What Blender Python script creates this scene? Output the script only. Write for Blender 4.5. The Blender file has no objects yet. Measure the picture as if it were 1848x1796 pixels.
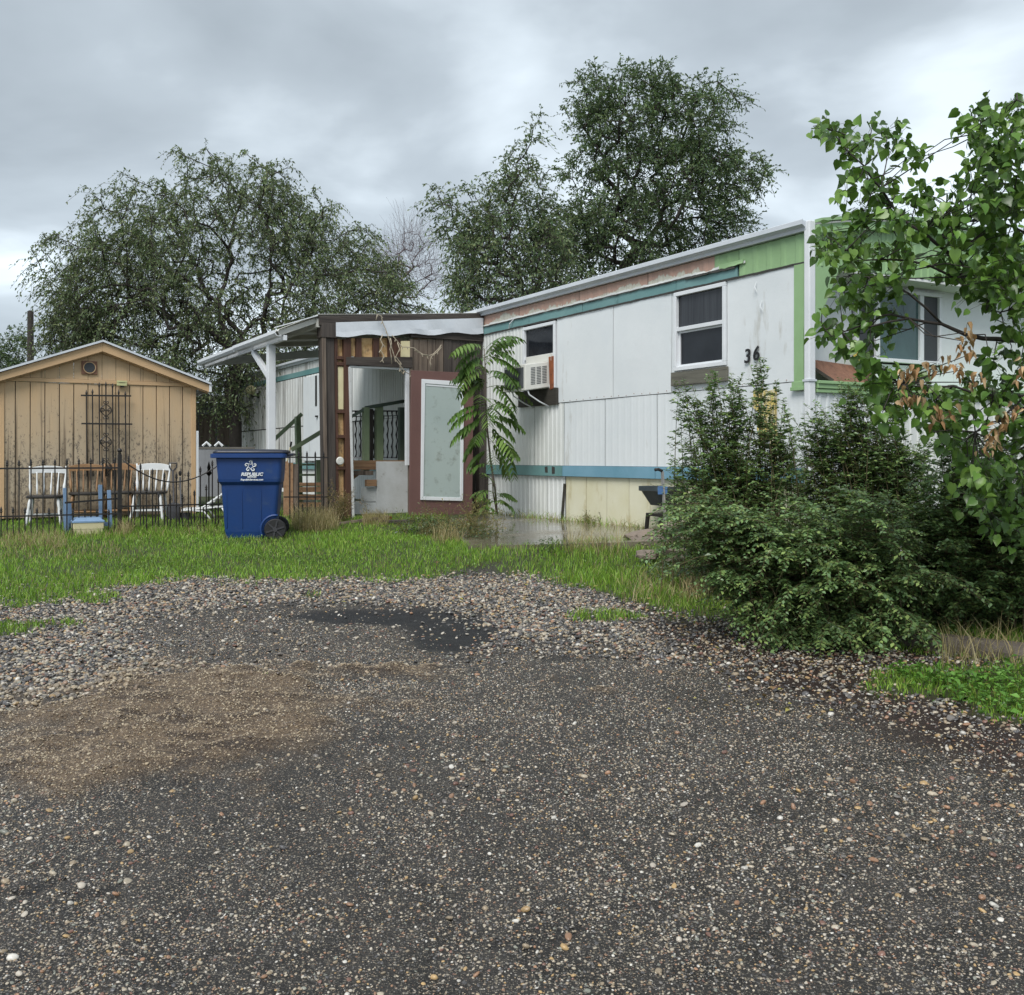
import bpy, math, random
import numpy as np
from mathutils import Vector, Matrix, noise as mnoise
random.seed(7); RNG = np.random.default_rng(11)
R = math.radians
scene = bpy.context.scene
COL = scene.collection

# ------------------------------------------------------------------ camera, sky, sun, exposure
FPX, CX, HY, CAMZ = 1850.0, 924.0, 828.0, 1.6
cam = bpy.data.cameras.new('camera'); camo = bpy.data.objects.new('camera', cam); COL.objects.link(camo)
camo.location = (0, 0, CAMZ); camo.rotation_euler = (R(90), 0, 0)
cam.sensor_fit = 'HORIZONTAL'; cam.sensor_width = 36.0; cam.lens = 36.0*FPX/1848.0
cam.shift_y = -(898.0-HY)/1848.0; cam.clip_start = 0.05; cam.clip_end = 2000
scene.camera = camo
SUN_EL, SUN_AZ = 52, 200          # azimuth measured clockwise from +Y (behind the camera, a little left)
world = bpy.data.worlds.new('World'); scene.world = world; world.use_nodes = True
def build_world():
    nt = world.node_tree; nt.nodes.clear(); N = nt.nodes.new; L = nt.links.new
    out = N('ShaderNodeOutputWorld'); bg = N('ShaderNodeBackground'); bg.inputs['Strength'].default_value = 0.1
    sky = N('ShaderNodeTexSky'); sky.sky_type = 'NISHITA'; sky.sun_disc = False
    sky.sun_elevation = R(SUN_EL); sky.sun_rotation = R(SUN_AZ)
    tc = N('ShaderNodeTexCoord')
    sep = N('ShaderNodeSeparateXYZ'); L(tc.outputs['Generated'], sep.inputs[0])
    # cloud layer: direction projected on a flat deck so the clouds shrink towards the horizon
    ab = N('ShaderNodeMath'); ab.operation = 'ABSOLUTE'; L(sep.outputs['Z'], ab.inputs[0])
    ad = N('ShaderNodeMath'); ad.operation = 'ADD'; L(ab.outputs[0], ad.inputs[0]); ad.inputs[1].default_value = 0.22
    dv = N('ShaderNodeVectorMath'); dv.operation = 'DIVIDE'; L(tc.outputs['Generated'], dv.inputs[0])
    cb = N('ShaderNodeCombineXYZ'); 
    for i in range(3): L(ad.outputs[0], cb.inputs[i])
    L(cb.outputs[0], dv.inputs[1])
    mp = N('ShaderNodeMapping'); mp.inputs['Location'].default_value = (0.75, 0.3, 0.0); L(dv.outputs[0], mp.inputs[0])
    n1 = N('ShaderNodeTexNoise'); n1.inputs['Scale'].default_value = 1.5; n1.inputs['Detail'].default_value = 6; n1.inputs['Roughness'].default_value = 0.46
    n1.inputs['Distortion'].default_value = 0.25
    L(mp.outputs[0], n1.inputs['Vector'])
    cr = N('ShaderNodeValToRGB'); L(n1.outputs['Fac'], cr.inputs[0])
    e = cr.color_ramp.elements
    e[0].position = 0.33; e[0].color = (2.40, 2.76, 3.08, 1)
    e[1].position = 0.66; e[1].color = (5.7, 6.4, 6.95, 1)
    m = e.new(0.50); m.color = (3.35, 3.82, 4.22, 1)
    # brighter band low over the horizon, as thin cloud lets more light through there
    hz = N('ShaderNodeMapRange'); hz.inputs[1].default_value = 0.0; hz.inputs[2].default_value = 0.30; hz.inputs[3].default_value = 1.45; hz.inputs[4].default_value = 1.0
    L(ab.outputs[0], hz.inputs[0])
    ml = N('ShaderNodeVectorMath'); ml.operation = 'SCALE'; L(cr.outputs[0], ml.inputs[0]); L(hz.outputs[0], ml.inputs['Scale'])
    mx = N('ShaderNodeMix'); mx.data_type = 'RGBA'; mx.inputs[0].default_value = 0.95
    L(sky.outputs[0], mx.inputs[6]); L(ml.outputs[0], mx.inputs[7])
    L(mx.outputs[2], bg.inputs['Color']); L(bg.outputs[0], out.inputs[0])
build_world()
sun = bpy.data.lights.new('sun', 'SUN'); suno = bpy.data.objects.new('sun', sun); COL.objects.link(suno)
sun.energy = 2.0; sun.angle = R(30); sun.color = (1.0, 0.97, 0.93)
az, el = R(SUN_AZ), R(SUN_EL)
sd = Vector((math.sin(az)*math.cos(el), math.cos(az)*math.cos(el), math.sin(el)))
suno.rotation_euler = sd.to_track_quat('Z', 'Y').to_euler()
scene.view_settings.view_transform = 'Standard'; scene.view_settings.look = 'None'
scene.view_settings.exposure = 0.72; scene.view_settings.gamma = 1.0; scene.view_settings.use_curve_mapping = False
scene.render.engine = 'CYCLES'
scene.cycles.max_bounces = 8; scene.cycles.transparent_max_bounces = 8

# ------------------------------------------------------------------ helpers: space
SLAB = 0.78
def gz(x, y):
    """ground height: rises gently from the camera to the home, then level; a low bank up to the concrete slab"""
    x = np.asarray(x, float); y = np.asarray(y, float)
    p = 0.051*y; k = 40.0
    z = -np.logaddexp(-k*p, -k*0.79)/k
    bank = 0.12*np.exp(-((x-0.9)/2.4)**4)*np.exp(-((y-11.2)/1.25)**4)
    return z + bank*np.clip((0.74-z)/0.2, 0, 1)
def gzf(x, y): return float(gz(x, y))
def P(px, py, Y):                                   # a point seen at (px,py), Y metres ahead of the camera
    return Vector(((px-CX)/FPX*Y, Y, CAMZ+(HY-py)*Y/FPX))
def G(px, Y, dz=0):                                 # a point on the ground under column px, Y metres ahead
    x = (px-CX)/FPX*Y
    return Vector((x, Y, gzf(x, Y)+dz))
def pxpy(x, y, z): return CX+FPX*x/y, HY-FPX*(z-CAMZ)/y

# ------------------------------------------------------------------ helpers: objects
def tag(o, label=None, cat=None, group=None, kind=None):
    if label: o['label'] = label
    if cat: o['category'] = cat
    if group: o['group'] = group
    if kind: o['kind'] = kind
    return o
def empty(name, loc, rz=0, rx=0, ry=0):
    o = bpy.data.objects.new(name, None); COL.objects.link(o); o.location = loc; o.rotation_euler = (rx, ry, rz); o.empty_display_size = 0.2
    return o
class MB:
    def __init__(s): s.v = []; s.f = []; s.m = []; s.mi = 0
    def quadsheet(s, a, b, c, d):
        i = len(s.v); s.v += [tuple(a), tuple(b), tuple(c), tuple(d)]; s.f.append((i, i+1, i+2, i+3)); s.m.append(s.mi); return s
    def poly(s, pts):
        i = len(s.v); s.v += [tuple(p) for p in pts]; s.f.append(tuple(range(i, i+len(pts)))); s.m.append(s.mi); return s
    def hexa(s, p):                                  # 8 points: bottom 4 ccw, top 4 ccw
        i = len(s.v); s.v += [tuple(q) for q in p]
        for q in ((0,3,2,1),(4,5,6,7),(0,1,5,4),(1,2,6,5),(2,3,7,6),(3,0,4,7)): s.f.append(tuple(i+k for k in q)); s.m.append(s.mi)
        return s
    def box(s, x0, x1, y0, y1, z0, z1, j=0.0):
        r = (lambda: random.uniform(-j, j)) if j else (lambda: 0.0)
        return s.hexa([(x+r(), y+r(), z+r()) for z in (z0, z1) for x, y in ((x0,y0),(x1,y0),(x1,y1),(x0,y1))])
    def bar(s, a, b, w, h=None, up=(0,0,1), ext=0):            # rectangular bar from a to b
        a = Vector(a); b = Vector(b); h = h or w; d = (b-a).normalized(); up = Vector(up)
        if abs(d.dot(up)) > 0.98: up = Vector((0,1,0))
        sx = d.cross(up).normalized()*w/2; sy = sx.cross(d).normalized()*h/2
        a = a-d*ext; b = b+d*ext
        return s.hexa([a-sx-sy, a+sx-sy, a+sx+sy, a-sx+sy, b-sx-sy, b+sx-sy, b+sx+sy, b-sx+sy])
    def tube(s, pts, rad, n=6, cap=True):
        pts = [Vector(p) for p in pts]; m = len(pts)
        rad = [rad]*m if not hasattr(rad, '__len__') else rad
        i0 = len(s.v); nrm = None
        for k in range(m):
            t = (pts[min(k+1, m-1)]-pts[max(k-1, 0)]).normalized()
            if nrm is None:
                nrm = t.orthogonal().normalized()
            else:
                nrm = (nrm - t*nrm.dot(t)); nrm = nrm.normalized() if nrm.length > 1e-6 else t.orthogonal().normalized()
            b = t.cross(nrm)
            for q in range(n):
                a = 2*math.pi*q/n; s.v.append(tuple(pts[k]+(nrm*math.cos(a)+b*math.sin(a))*rad[k]))
        for k in range(m-1):
            for q in range(n):
                a = i0+k*n+q; b_ = i0+k*n+(q+1) % n; s.f.append((a, b_, b_+n, a+n)); s.m.append(s.mi)
        if cap:
            s.f.append(tuple(i0+q for q in reversed(range(n)))); s.m.append(s.mi)
            s.f.append(tuple(i0+(m-1)*n+q for q in range(n))); s.m.append(s.mi)
        return s
    def lathe(s, prof, c=(0,0,0), n=16, axis='z', cap=True):
        i0 = len(s.v)
        for r, h in prof:
            for q in range(n):
                a = 2*math.pi*q/n; x, y = r*math.cos(a), r*math.sin(a)
                p = (x, y, h) if axis == 'z' else ((x, h, y) if axis == 'y' else (h, x, y))
                s.v.append((p[0]+c[0], p[1]+c[1], p[2]+c[2]))
        for k in range(len(prof)-1):
            for q in range(n):
                a = i0+k*n+q; b = i0+k*n+(q+1) % n; s.f.append((a, b, b+n, a+n)); s.m.append(s.mi)
        if cap:
            s.f.append(tuple(i0+q for q in reversed(range(n)))); s.m.append(s.mi)
            s.f.append(tuple(i0+(len(prof)-1)*n+q for q in range(n))); s.m.append(s.mi)
        return s
    def loft(s, rings, cap=True):
        n = len(rings[0]); i0 = len(s.v)
        for r in rings: s.v += [tuple(p) for p in r]
        for k in range(len(rings)-1):
            for q in range(n):
                a = i0+k*n+q; b = i0+k*n+(q+1) % n; s.f.append((a, b, b+n, a+n)); s.m.append(s.mi)
        if cap:
            s.f.append(tuple(i0+q for q in reversed(range(n)))); s.m.append(s.mi)
            s.f.append(tuple(i0+(len(rings)-1)*n+q for q in range(n))); s.m.append(s.mi)
        return s
    def build(s, name, mats, parent=None, smooth=False, bevel=0, loc=None):
        me = bpy.data.meshes.new(name); me.from_pydata(s.v, [], s.f)
        if not isinstance(mats, (list, tuple)): mats = [mats]
        for m in mats: me.materials.append(m)
        if len(mats) > 1: me.polygons.foreach_set('material_index', s.m)
        me.update()
        import bmesh
        bm = bmesh.new(); bm.from_mesh(me); bmesh.ops.recalc_face_normals(bm, faces=bm.faces); bm.to_mesh(me); bm.free()
        o = bpy.data.objects.new(name, me); COL.objects.link(o)
        if parent: o.parent = parent
        if loc: o.location = loc
        if smooth:
            me.polygons.foreach_set('use_smooth', [True]*len(me.polygons))
        if bevel:
            b = o.modifiers.new('bevel', 'BEVEL'); b.width = bevel; b.segments = 2; b.limit_method = 'ANGLE'; b.angle_limit = R(40)
            b.harden_normals = False
        return o
def np_mesh(name, V, F, mats, parent=None, col=None, smooth=False, fcol=None):
    """numpy mesh: V (n,3), F (m,3|4)"""
    me = bpy.data.meshes.new(name); V = np.ascontiguousarray(V, np.float32); F = np.ascontiguousarray(F, np.int32)
    me.vertices.add(len(V)); me.vertices.foreach_set('co', V.ravel())
    k = F.shape[1]
    me.loops.add(F.size); me.loops.foreach_set('vertex_index', F.ravel())
    me.polygons.add(len(F)); me.polygons.foreach_set('loop_start', np.arange(0, F.size, k, dtype=np.int32))
    if smooth: me.polygons.foreach_set('use_smooth', np.ones(len(F), bool))
    me.update(calc_edges=True)
    if col is not None:
        a = me.color_attributes.new('col', 'FLOAT_COLOR', 'POINT')
        c = np.ones((len(V), 4), np.float32); c[:, :3] = col; a.data.foreach_set('color', c.ravel())
    for m in (mats if isinstance(mats, (list, tuple)) else [mats]): me.materials.append(m)
    o = bpy.data.objects.new(name, me); COL.objects.link(o)
    if parent: o.parent = parent
    return o

# ------------------------------------------------------------------ materials
def newmat(name):
    m = bpy.data.materials.new(name); m.use_nodes = True; nt = m.node_tree; nt.nodes.clear()
    out = nt.nodes.new('ShaderNodeOutputMaterial'); b = nt.nodes.new('ShaderNodeBsdfPrincipled'); nt.links.new(b.outputs[0], out.inputs[0])
    return m, nt, nt.nodes.new, nt.links.new, b
def c4(c): return (c[0], c[1], c[2], 1)
def tex_noise(N, L, vec, scale, detail=4, rough=0.55, stretch=None):
    n = N('ShaderNodeTexNoise'); n.inputs['Scale'].default_value = scale; n.inputs['Detail'].default_value = detail; n.inputs['Roughness'].default_value = rough
    if stretch:
        mp = N('ShaderNodeMapping'); mp.inputs['Scale'].default_value = stretch; L(vec, mp.inputs[0]); vec = mp.outputs[0]
    L(vec, n.inputs['Vector']); return n.outputs['Fac']
def ramp(N, L, fac, stops):
    cr = N('ShaderNodeValToRGB'); L(fac, cr.inputs[0]); e = cr.color_ramp.elements
    e[0].position, e[0].color = stops[0][0], c4(stops[0][1]); e[1].position, e[1].color = stops[-1][0], c4(stops[-1][1])
    for p, c in stops[1:-1]:
        x = e.new(p); x.color = c4(c)
    return cr.outputs[0]
def mixc(N, L, fac, a, b):
    m = N('ShaderNodeMix'); m.data_type = 'RGBA'
    for s, v in ((0, fac), (6, a), (7, b)):
        if hasattr(v, 'links') or isinstance(v, bpy.types.NodeSocket): L(v, m.inputs[s])
        elif s == 0: m.inputs[0].default_value = v
        else: m.inputs[s].default_value = c4(v)
    return m.outputs[2]
def mth(N, L, op, a, b=None, clamp=False):
    m = N('ShaderNodeMath'); m.operation = op; m.use_clamp = clamp
    for i, v in enumerate((a, b)):
        if v is None: continue
        if isinstance(v, bpy.types.NodeSocket): L(v, m.inputs[i])
        else: m.inputs[i].default_value = v
    return m.outputs[0]
def bump(N, L, h, strength, dist, b):
    bp = N('ShaderNodeBump'); bp.inputs['Strength'].default_value = strength; bp.inputs['Distance'].default_value = dist
    L(h, bp.inputs['Height']); L(bp.outputs[0], b.inputs['Normal'])
def surf(name, col, col2=None, dirt=None, dirt_amt=0.5, rough=0.6, metal=0, streak=None, scale=3.0, fine=60, bmp=0.15, spec=0.5, grain=None):
    """painted / weathered surface: slow colour drift, streaked dirt, fine relief"""
    m, nt, N, L, b = newmat(name)
    oi = N('ShaderNodeObjectInfo'); tc = N('ShaderNodeTexCoord')
    off = N('ShaderNodeVectorMath'); off.operation = 'MULTIPLY_ADD'; 
    cb = N('ShaderNodeCombineXYZ')
    for i in range(3): L(oi.outputs['Random'], cb.inputs[i])
    L(cb.outputs[0], off.inputs[0]); off.inputs[1].default_value = (13.1, 7.7, 3.3); L(tc.outputs['Object'], off.inputs[2])
    v = off.outputs[0]
    col2 = col2 or tuple(c*0.8 for c in col)
    f = tex_noise(N, L, v, scale, 5, 0.6, grain)
    f = mth(N, L, 'MULTIPLY_ADD', f, 2.2); f.node.inputs[2].default_value = -0.6; f.node.use_clamp = True
    c = mixc(N, L, f, col, col2)
    if dirt:
        s = tex_noise(N, L, v, 1.0, 6, 0.65, streak or (scale*2, scale*2, scale*2))
        lo = 0.75-0.4*dirt_amt
        mr = N('ShaderNodeMapRange'); L(s, mr.inputs[0]); mr.inputs[1].default_value = lo; mr.inputs[2].default_value = lo+0.22
        c = mixc(N, L, mr.outputs[0], c, dirt)
    L(c, b.inputs['Base Color'])
    b.inputs['Roughness'].default_value = rough; b.inputs['Metallic'].default_value = metal; b.inputs['Specular IOR Level'].default_value = spec
    rn = mth(N, L, 'MULTIPLY_ADD', f, 0.18); rn.node.inputs[2].default_value = max(rough-0.09, 0.02); L(rn, b.inputs['Roughness'])
    fn = tex_noise(N, L, v, fine, 3, 0.6, grain); bump(N, L, fn, bmp, 0.01, b)
    return m
def wood(name, c1, c2, dark=None, axis='z', rough=0.7, scale=1.0, amt=0.45):
    st = {'z': (22*scale, 22*scale, 1.3*scale), 'x': (1.3*scale, 22*scale, 22*scale), 'y': (22*scale, 1.3*scale, 22*scale)}[axis]
    return surf(name, c1, c2, dark or tuple(c*0.35 for c in c1), amt, rough, streak=st, grain=st, scale=1.0, fine=2.5, bmp=0.5)
def leafmat(name, rough=0.45, trans=0.3, sheen=0.5):
    m, nt, N, L, b = newmat(name); out = nt.nodes['Material Output'] if 'Material Output' in nt.nodes else [n for n in nt.nodes if n.type == 'OUTPUT_MATERIAL'][0]
    at = N('ShaderNodeAttribute'); at.attribute_name = 'col'; L(at.outputs['Color'], b.inputs['Base Color'])
    b.inputs['Roughness'].default_value = rough; b.inputs['Specular IOR Level'].default_value = sheen
    tr = N('ShaderNodeBsdfTranslucent'); 
    tm = mixc(N, L, 0.5, at.outputs['Color'], (0.10, 0.16, 0.02)); L(tm, tr.inputs['Color'])
    ms = N('ShaderNodeMixShader'); ms.inputs[0].default_value = trans; L(b.outputs[0], ms.inputs[1]); L(tr.outputs[0], ms.inputs[2]); L(ms.outputs[0], out.inputs[0])
    return m
M = {}
M['white_panel'] = surf('white_panel', (0.76,0.79,0.80), (0.66,0.70,0.72), (0.40,0.38,0.32), 0.36, 0.42, streak=(5,5,1.2), scale=1.1, fine=25, bmp=0.12)
M['white_ribbed'] = surf('white_ribbed', (0.72,0.74,0.73), (0.62,0.64,0.61), (0.34,0.33,0.27), 0.30, 0.45, streak=(14,14,0.7), scale=1.5, fine=30, bmp=0.12)
M['white_stained'] = surf('white_stained', (0.66,0.68,0.67), (0.55,0.55,0.52), (0.09,0.075,0.065), 0.62, 0.5, streak=(9,9,0.5), scale=2, fine=30, bmp=0.15)
M['cream_skirt'] = surf('cream_skirt', (0.72,0.70,0.55), (0.62,0.59,0.40), (0.40,0.32,0.12), 0.50, 0.5, streak=(5,5,1.6), scale=1.5, fine=30, bmp=0.15)
M['teal'] = surf('teal', (0.105,0.24,0.24), (0.18,0.32,0.32), (0.04,0.09,0.09), 0.3, 0.5, streak=(7,7,3), scale=2, fine=40, bmp=0.15)
M['blue_band'] = surf('blue_band', (0.13,0.29,0.38), (0.20,0.37,0.48), (0.05,0.08,0.09), 0.25, 0.5, streak=(7,7,3), scale=2, fine=40)
M['green_paint'] = surf('green_paint', (0.30,0.47,0.24), (0.25,0.40,0.19), (0.10,0.14,0.07), 0.22, 0.5, streak=(6,6,1), scale=2, fine=30, bmp=0.12)
M['trim_white'] = surf('trim_white', (0.76,0.78,0.80), (0.66,0.69,0.72), (0.30,0.30,0.28), 0.15, 0.35, streak=(5,5,5), scale=3)
M['gutter'] = surf('gutter', (0.66,0.69,0.73), (0.54,0.58,0.63), (0.25,0.26,0.26), 0.18, 0.3, streak=(1.0,9,9), scale=2)
M['roof_metal'] = surf('roof_metal', (0.50,0.52,0.54), (0.40,0.42,0.43), (0.16,0.15,0.14), 0.35, 0.5, scale=1.5)
M['awning_metal'] = surf('awning_metal', (0.66,0.65,0.60), (0.50,0.50,0.46), (0.10,0.09,0.07), 0.3, 0.5, scale=2, streak=(1,8,8))
M['seam_dark'] = surf('seam_dark', (0.05,0.05,0.045), rough=0.8)
M['glass_dark'] = surf('glass_dark', (0.012,0.014,0.018), (0.022,0.026,0.032), rough=0.10, bmp=0.02, fine=3, spec=0.25)
M['glass_curtain'] = surf('glass_curtain', (0.05,0.055,0.062), (0.018,0.02,0.026), rough=0.14, bmp=0.03, fine=3, scale=1.0, grain=(26,26,1.0), spec=0.25)
M['screen_dark'] = surf('screen_dark', (0.035,0.04,0.045), (0.05,0.055,0.06), rough=0.5, fine=200, bmp=0.3)
M['glass_teal'] = surf('glass_teal', (0.03,0.07,0.07), (0.06,0.12,0.12), rough=0.07, bmp=0.02, fine=3, spec=0.7)
M['dark_wood'] = wood('dark_wood', (0.085,0.070,0.060), (0.028,0.022,0.020), (0.014,0.011,0.010))
M['dark_wood_x'] = wood('dark_wood_x', (0.080,0.066,0.055), (0.030,0.023,0.020), (0.013,0.010,0.010), axis='y')
M['red_stud'] = wood('red_stud', (0.105,0.045,0.026), (0.050,0.022,0.015), (0.014,0.009,0.008))
M['osb'] = surf('osb', (0.72,0.50,0.26), (0.42,0.24,0.09), (0.07,0.03,0.015), 0.62, 0.75, scale=14, fine=50, bmp=0.4, streak=(14,14,9))
M['foam_board'] = surf('foam_board', (0.70,0.64,0.40), (0.62,0.55,0.33), (0.25,0.18,0.09), 0.2, 0.85, scale=6)
M['plank_grey'] = wood('plank_grey', (0.21,0.165,0.125), (0.070,0.050,0.040), (0.02,0.015,0.013))
M['weathered_board'] = wood('weathered_board', (0.17,0.165,0.13), (0.09,0.085,0.07), (0.03,0.028,0.022), axis='x')
M['black_board'] = wood('black_board', (0.05,0.045,0.035), (0.025,0.022,0.018), axis='x')
M['raw_wood'] = wood('raw_wood', (0.36,0.22,0.12), (0.27,0.15,0.08), (0.10,0.06,0.04), axis='y')
M['plaster'] = surf('plaster', (0.60,0.62,0.62), (0.48,0.49,0.47), (0.22,0.20,0.17), 0.4, 0.8, scale=4, fine=40, bmp=0.4)
M['door_brown'] = surf('door_brown', (0.155,0.082,0.072), (0.125,0.065,0.058), (0.08,0.05,0.045), 0.2, 0.5, scale=2)
M['door_lite'] = surf('door_lite', (0.36,0.43,0.42), (0.40,0.47,0.45), (0.22,0.24,0.21), 0.5, 0.16, scale=1.2, streak=(7,7,7), fine=8, bmp=0.05)
M['rust'] = surf('rust', (0.30,0.09,0.03), (0.16,0.05,0.02), (0.07,0.03,0.02), 0.4, 0.8, scale=10, fine=40, bmp=0.5)
M['rust_panel'] = wood('rust_panel', (0.24,0.12,0.075), (0.15,0.075,0.05), (0.07,0.04,0.03))
M['ac_white'] = surf('ac_white', (0.70,0.70,0.66), (0.62,0.62,0.57), (0.30,0.24,0.15), 0.2, 0.4, scale=4)
M['ac_grille'] = surf('ac_grille', (0.10,0.11,0.12), (0.07,0.075,0.08), rough=0.5, fine=120, bmp=0.4)
M['black_metal'] = surf('black_metal', (0.012,0.012,0.013), (0.025,0.02,0.018), (0.06,0.03,0.02), 0.15, 0.42, scale=6)
M['dark_grey'] = surf('dark_grey', (0.05,0.05,0.055), (0.03,0.03,0.035), rough=0.5)
M['bin_blue'] = surf('bin_blue', (0.010,0.048,0.185), (0.008,0.038,0.15), (0.04,0.075,0.16), 0.40, 0.42, scale=3, fine=200, bmp=0.08)
M['bin_lid'] = surf('bin_lid', (0.018,0.022,0.04), (0.012,0.014,0.025), rough=0.4, scale=3, fine=200, bmp=0.08)
M['rubber'] = surf('rubber', (0.015,0.015,0.016), rough=0.6)
M['print_white'] = surf('print_white', (0.75,0.78,0.80), rough=0.5)
M['number_black'] = surf('number_black', (0.008,0.008,0.008), rough=0.4)
M['yellow_paint'] = surf('yellow_paint', (0.66,0.50,0.10), (0.62,0.50,0.20), (0.70,0.72,0.68), 0.70, 0.5, scale=3, streak=(26,26,14))
M['yellow_plastic'] = surf('yellow_plastic', (0.72,0.55,0.10), rough=0.5)
M['shed_board'] = surf('shed_board', (0.58,0.39,0.215), (0.47,0.315,0.175), (0.26,0.20,0.14), 0.30, 0.7, streak=(10,10,0.6), scale=2.2, fine=30, bmp=0.3)
def shed_mat():
    m, nt, N, L, b = newmat('shed_board'); oi = N('ShaderNodeObjectInfo'); tc = N('ShaderNodeTexCoord'); v = tc.outputs['Object']
    sp = N('ShaderNodeSeparateXYZ'); L(v, sp.inputs[0]); z = sp.outputs['Z']
    n1 = tex_noise(N, L, v, 1.0, 5, 0.6, (6, 6, 0.8)); n2 = tex_noise(N, L, v, 1.0, 6, 0.75, (30, 30, 18)); n3 = tex_noise(N, L, v, 1.0, 4, 0.6, (1.6, 1.6, 1.1))
    c = mixc(N, L, n1, (0.60, 0.40, 0.21), (0.50, 0.38, 0.25))
    low = N('ShaderNodeMapRange'); L(mth(N, L, 'ADD', z, mth(N, L, 'MULTIPLY', n3, 1.3)), low.inputs[0]); low.inputs[1].default_value = 2.45; low.inputs[2].default_value = 1.35
    c = mixc(N, L, mth(N, L, 'MULTIPLY', low.outputs[0], .85), c, (0.40, 0.34, 0.25))
    md = N('ShaderNodeMapRange'); L(mth(N, L, 'ADD', n2, mth(N, L, 'MULTIPLY', low.outputs[0], .16)), md.inputs[0]); md.inputs[1].default_value = .66; md.inputs[2].default_value = .74
    c = mixc(N, L, mth(N, L, 'MULTIPLY', md.outputs[0], .8), c, (0.10, 0.085, 0.07))
    st = tex_noise(N, L, v, 1.0, 5, 0.6, (16, 16, 0.5)); sr = N('ShaderNodeMapRange'); L(mth(N, L, 'ADD', st, mth(N, L, 'MULTIPLY', low.outputs[0], .12)), sr.inputs[0]); sr.inputs[1].default_value = .60; sr.inputs[2].default_value = .74
    c = mixc(N, L, mth(N, L, 'MULTIPLY', sr.outputs[0], .75), c, (0.13, 0.095, 0.06))
    ft_ = N('ShaderNodeMapRange'); L(mth(N, L, 'ADD', z, mth(N, L, 'MULTIPLY', n3, .5)), ft_.inputs[0]); ft_.inputs[1].default_value = .55; ft_.inputs[2].default_value = .15
    c = mixc(N, L, mth(N, L, 'MULTIPLY', ft_.outputs[0], .6), c, (0.16, 0.10, 0.06))
    L(c, b.inputs['Base Color']); b.inputs['Roughness'].default_value = .75; bump(N, L, tex_noise(N, L, v, 1, 4, .6, (60, 60, 6)), .3, .01, b); return m
M['shed_board'] = shed_mat()
M['shed_trim'] = surf('shed_trim', (0.60,0.40,0.22), (0.50,0.34,0.19), (0.24,0.19,0.14), 0.24, 0.7, streak=(3,8,8), scale=2.2, fine=30, bmp=0.3)
M['shingle'] = surf('shingle', (0.10,0.10,0.10), (0.07,0.07,0.07), rough=0.9, fine=80, bmp=0.5)
M['lime_plastic'] = surf('lime_plastic', (0.55,0.55,0.28), rough=0.5)
M['chair_white'] = surf('chair_white', (0.72,0.74,0.75), (0.60,0.61,0.60), (0.25,0.22,0.18), 0.25, 0.5, scale=6)
M['chair_brown'] = surf('chair_brown', (0.33,0.19,0.09), (0.22,0.12,0.055), (0.05,0.035,0.025), 0.4, 0.5, scale=6)
M['seat_dark'] = surf('seat_dark', (0.02,0.018,0.016), (0.035,0.03,0.026), rough=0.5)
M['light_blue'] = surf('light_blue', (0.21,0.33,0.50), (0.17,0.27,0.42), (0.10,0.13,0.16), 0.25, 0.55, scale=5)
M['cream_plastic'] = surf('cream_plastic', (0.66,0.60,0.38), (0.58,0.52,0.32), rough=0.5)
M['tub_blue'] = surf('tub_blue', (0.10,0.22,0.46), (0.07,0.16,0.36), (0.05,0.07,0.09), 0.3, 0.4, scale=5)
M['tub_dark'] = surf('tub_dark', (0.055,0.075,0.085), (0.035,0.045,0.05), rough=0.4)
M['steel'] = surf('steel', (0.42,0.42,0.43), (0.32,0.31,0.30), (0.16,0.10,0.07), 0.3, 0.4, metal=0.4, scale=8)
M['green_wood'] = surf('green_wood', (0.27,0.34,0.20), (0.20,0.26,0.15), (0.06,0.07,0.05), 0.3, 0.6, scale=4)
M['old_green'] = surf('old_green', (0.115,0.155,0.12), (0.085,0.115,0.09), (0.04,0.04,0.035), 0.3, 0.6, scale=4)
M['rope'] = surf('rope', (0.46,0.40,0.30), (0.36,0.31,0.24), rough=0.8)
M['rock'] = surf('rock', (0.24,0.19,0.15), (0.14,0.115,0.095), (0.07,0.055,0.045), 0.4, 0.7, scale=6, fine=25, bmp=0.6)
M['cobble'] = surf('cobble', (0.60,0.52,0.38), (0.52,0.45,0.33), rough=0.45, scale=10)
M['timber'] = wood('timber', (0.15,0.125,0.10), (0.08,0.066,0.055), (0.025,0.02,0.017), axis='x')
M['bark'] = surf('bark', (0.055,0.045,0.038), (0.032,0.027,0.024), rough=0.85, scale=8, fine=20, bmp=0.8)
M['bark_pale'] = surf('bark_pale', (0.15,0.12,0.10), (0.10,0.08,0.07), rough=0.85, scale=8, fine=20, bmp=0.8)
M['twig_pink'] = surf('twig_pink', (0.17,0.125,0.13), (0.12,0.09,0.095), rough=0.85)
M['stem_green'] = surf('stem_green', (0.10,0.10,0.04), (0.12,0.085,0.045), rough=0.6)
M['leaf_elm'] = leafmat('leaf_elm', 0.5, 0.42)
M['leaf_wet'] = leafmat('leaf_wet', 0.34, 0.33, 0.5)
M['leaf_dry'] = leafmat('leaf_dry', 0.7, 0.35, 0.3)
M['grass_blade'] = leafmat('grass_blade', 0.45, 0.35, 0.4)
M['far_wall'] = surf('far_wall', (0.26,0.27,0.29), (0.20,0.21,0.22), rough=0.8)
M['far_roof'] = surf('far_roof', (0.18,0.17,0.15), (0.11,0.10,0.09), (0.3,0.3,0.3), 0.3, 0.8, scale=4)

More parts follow.
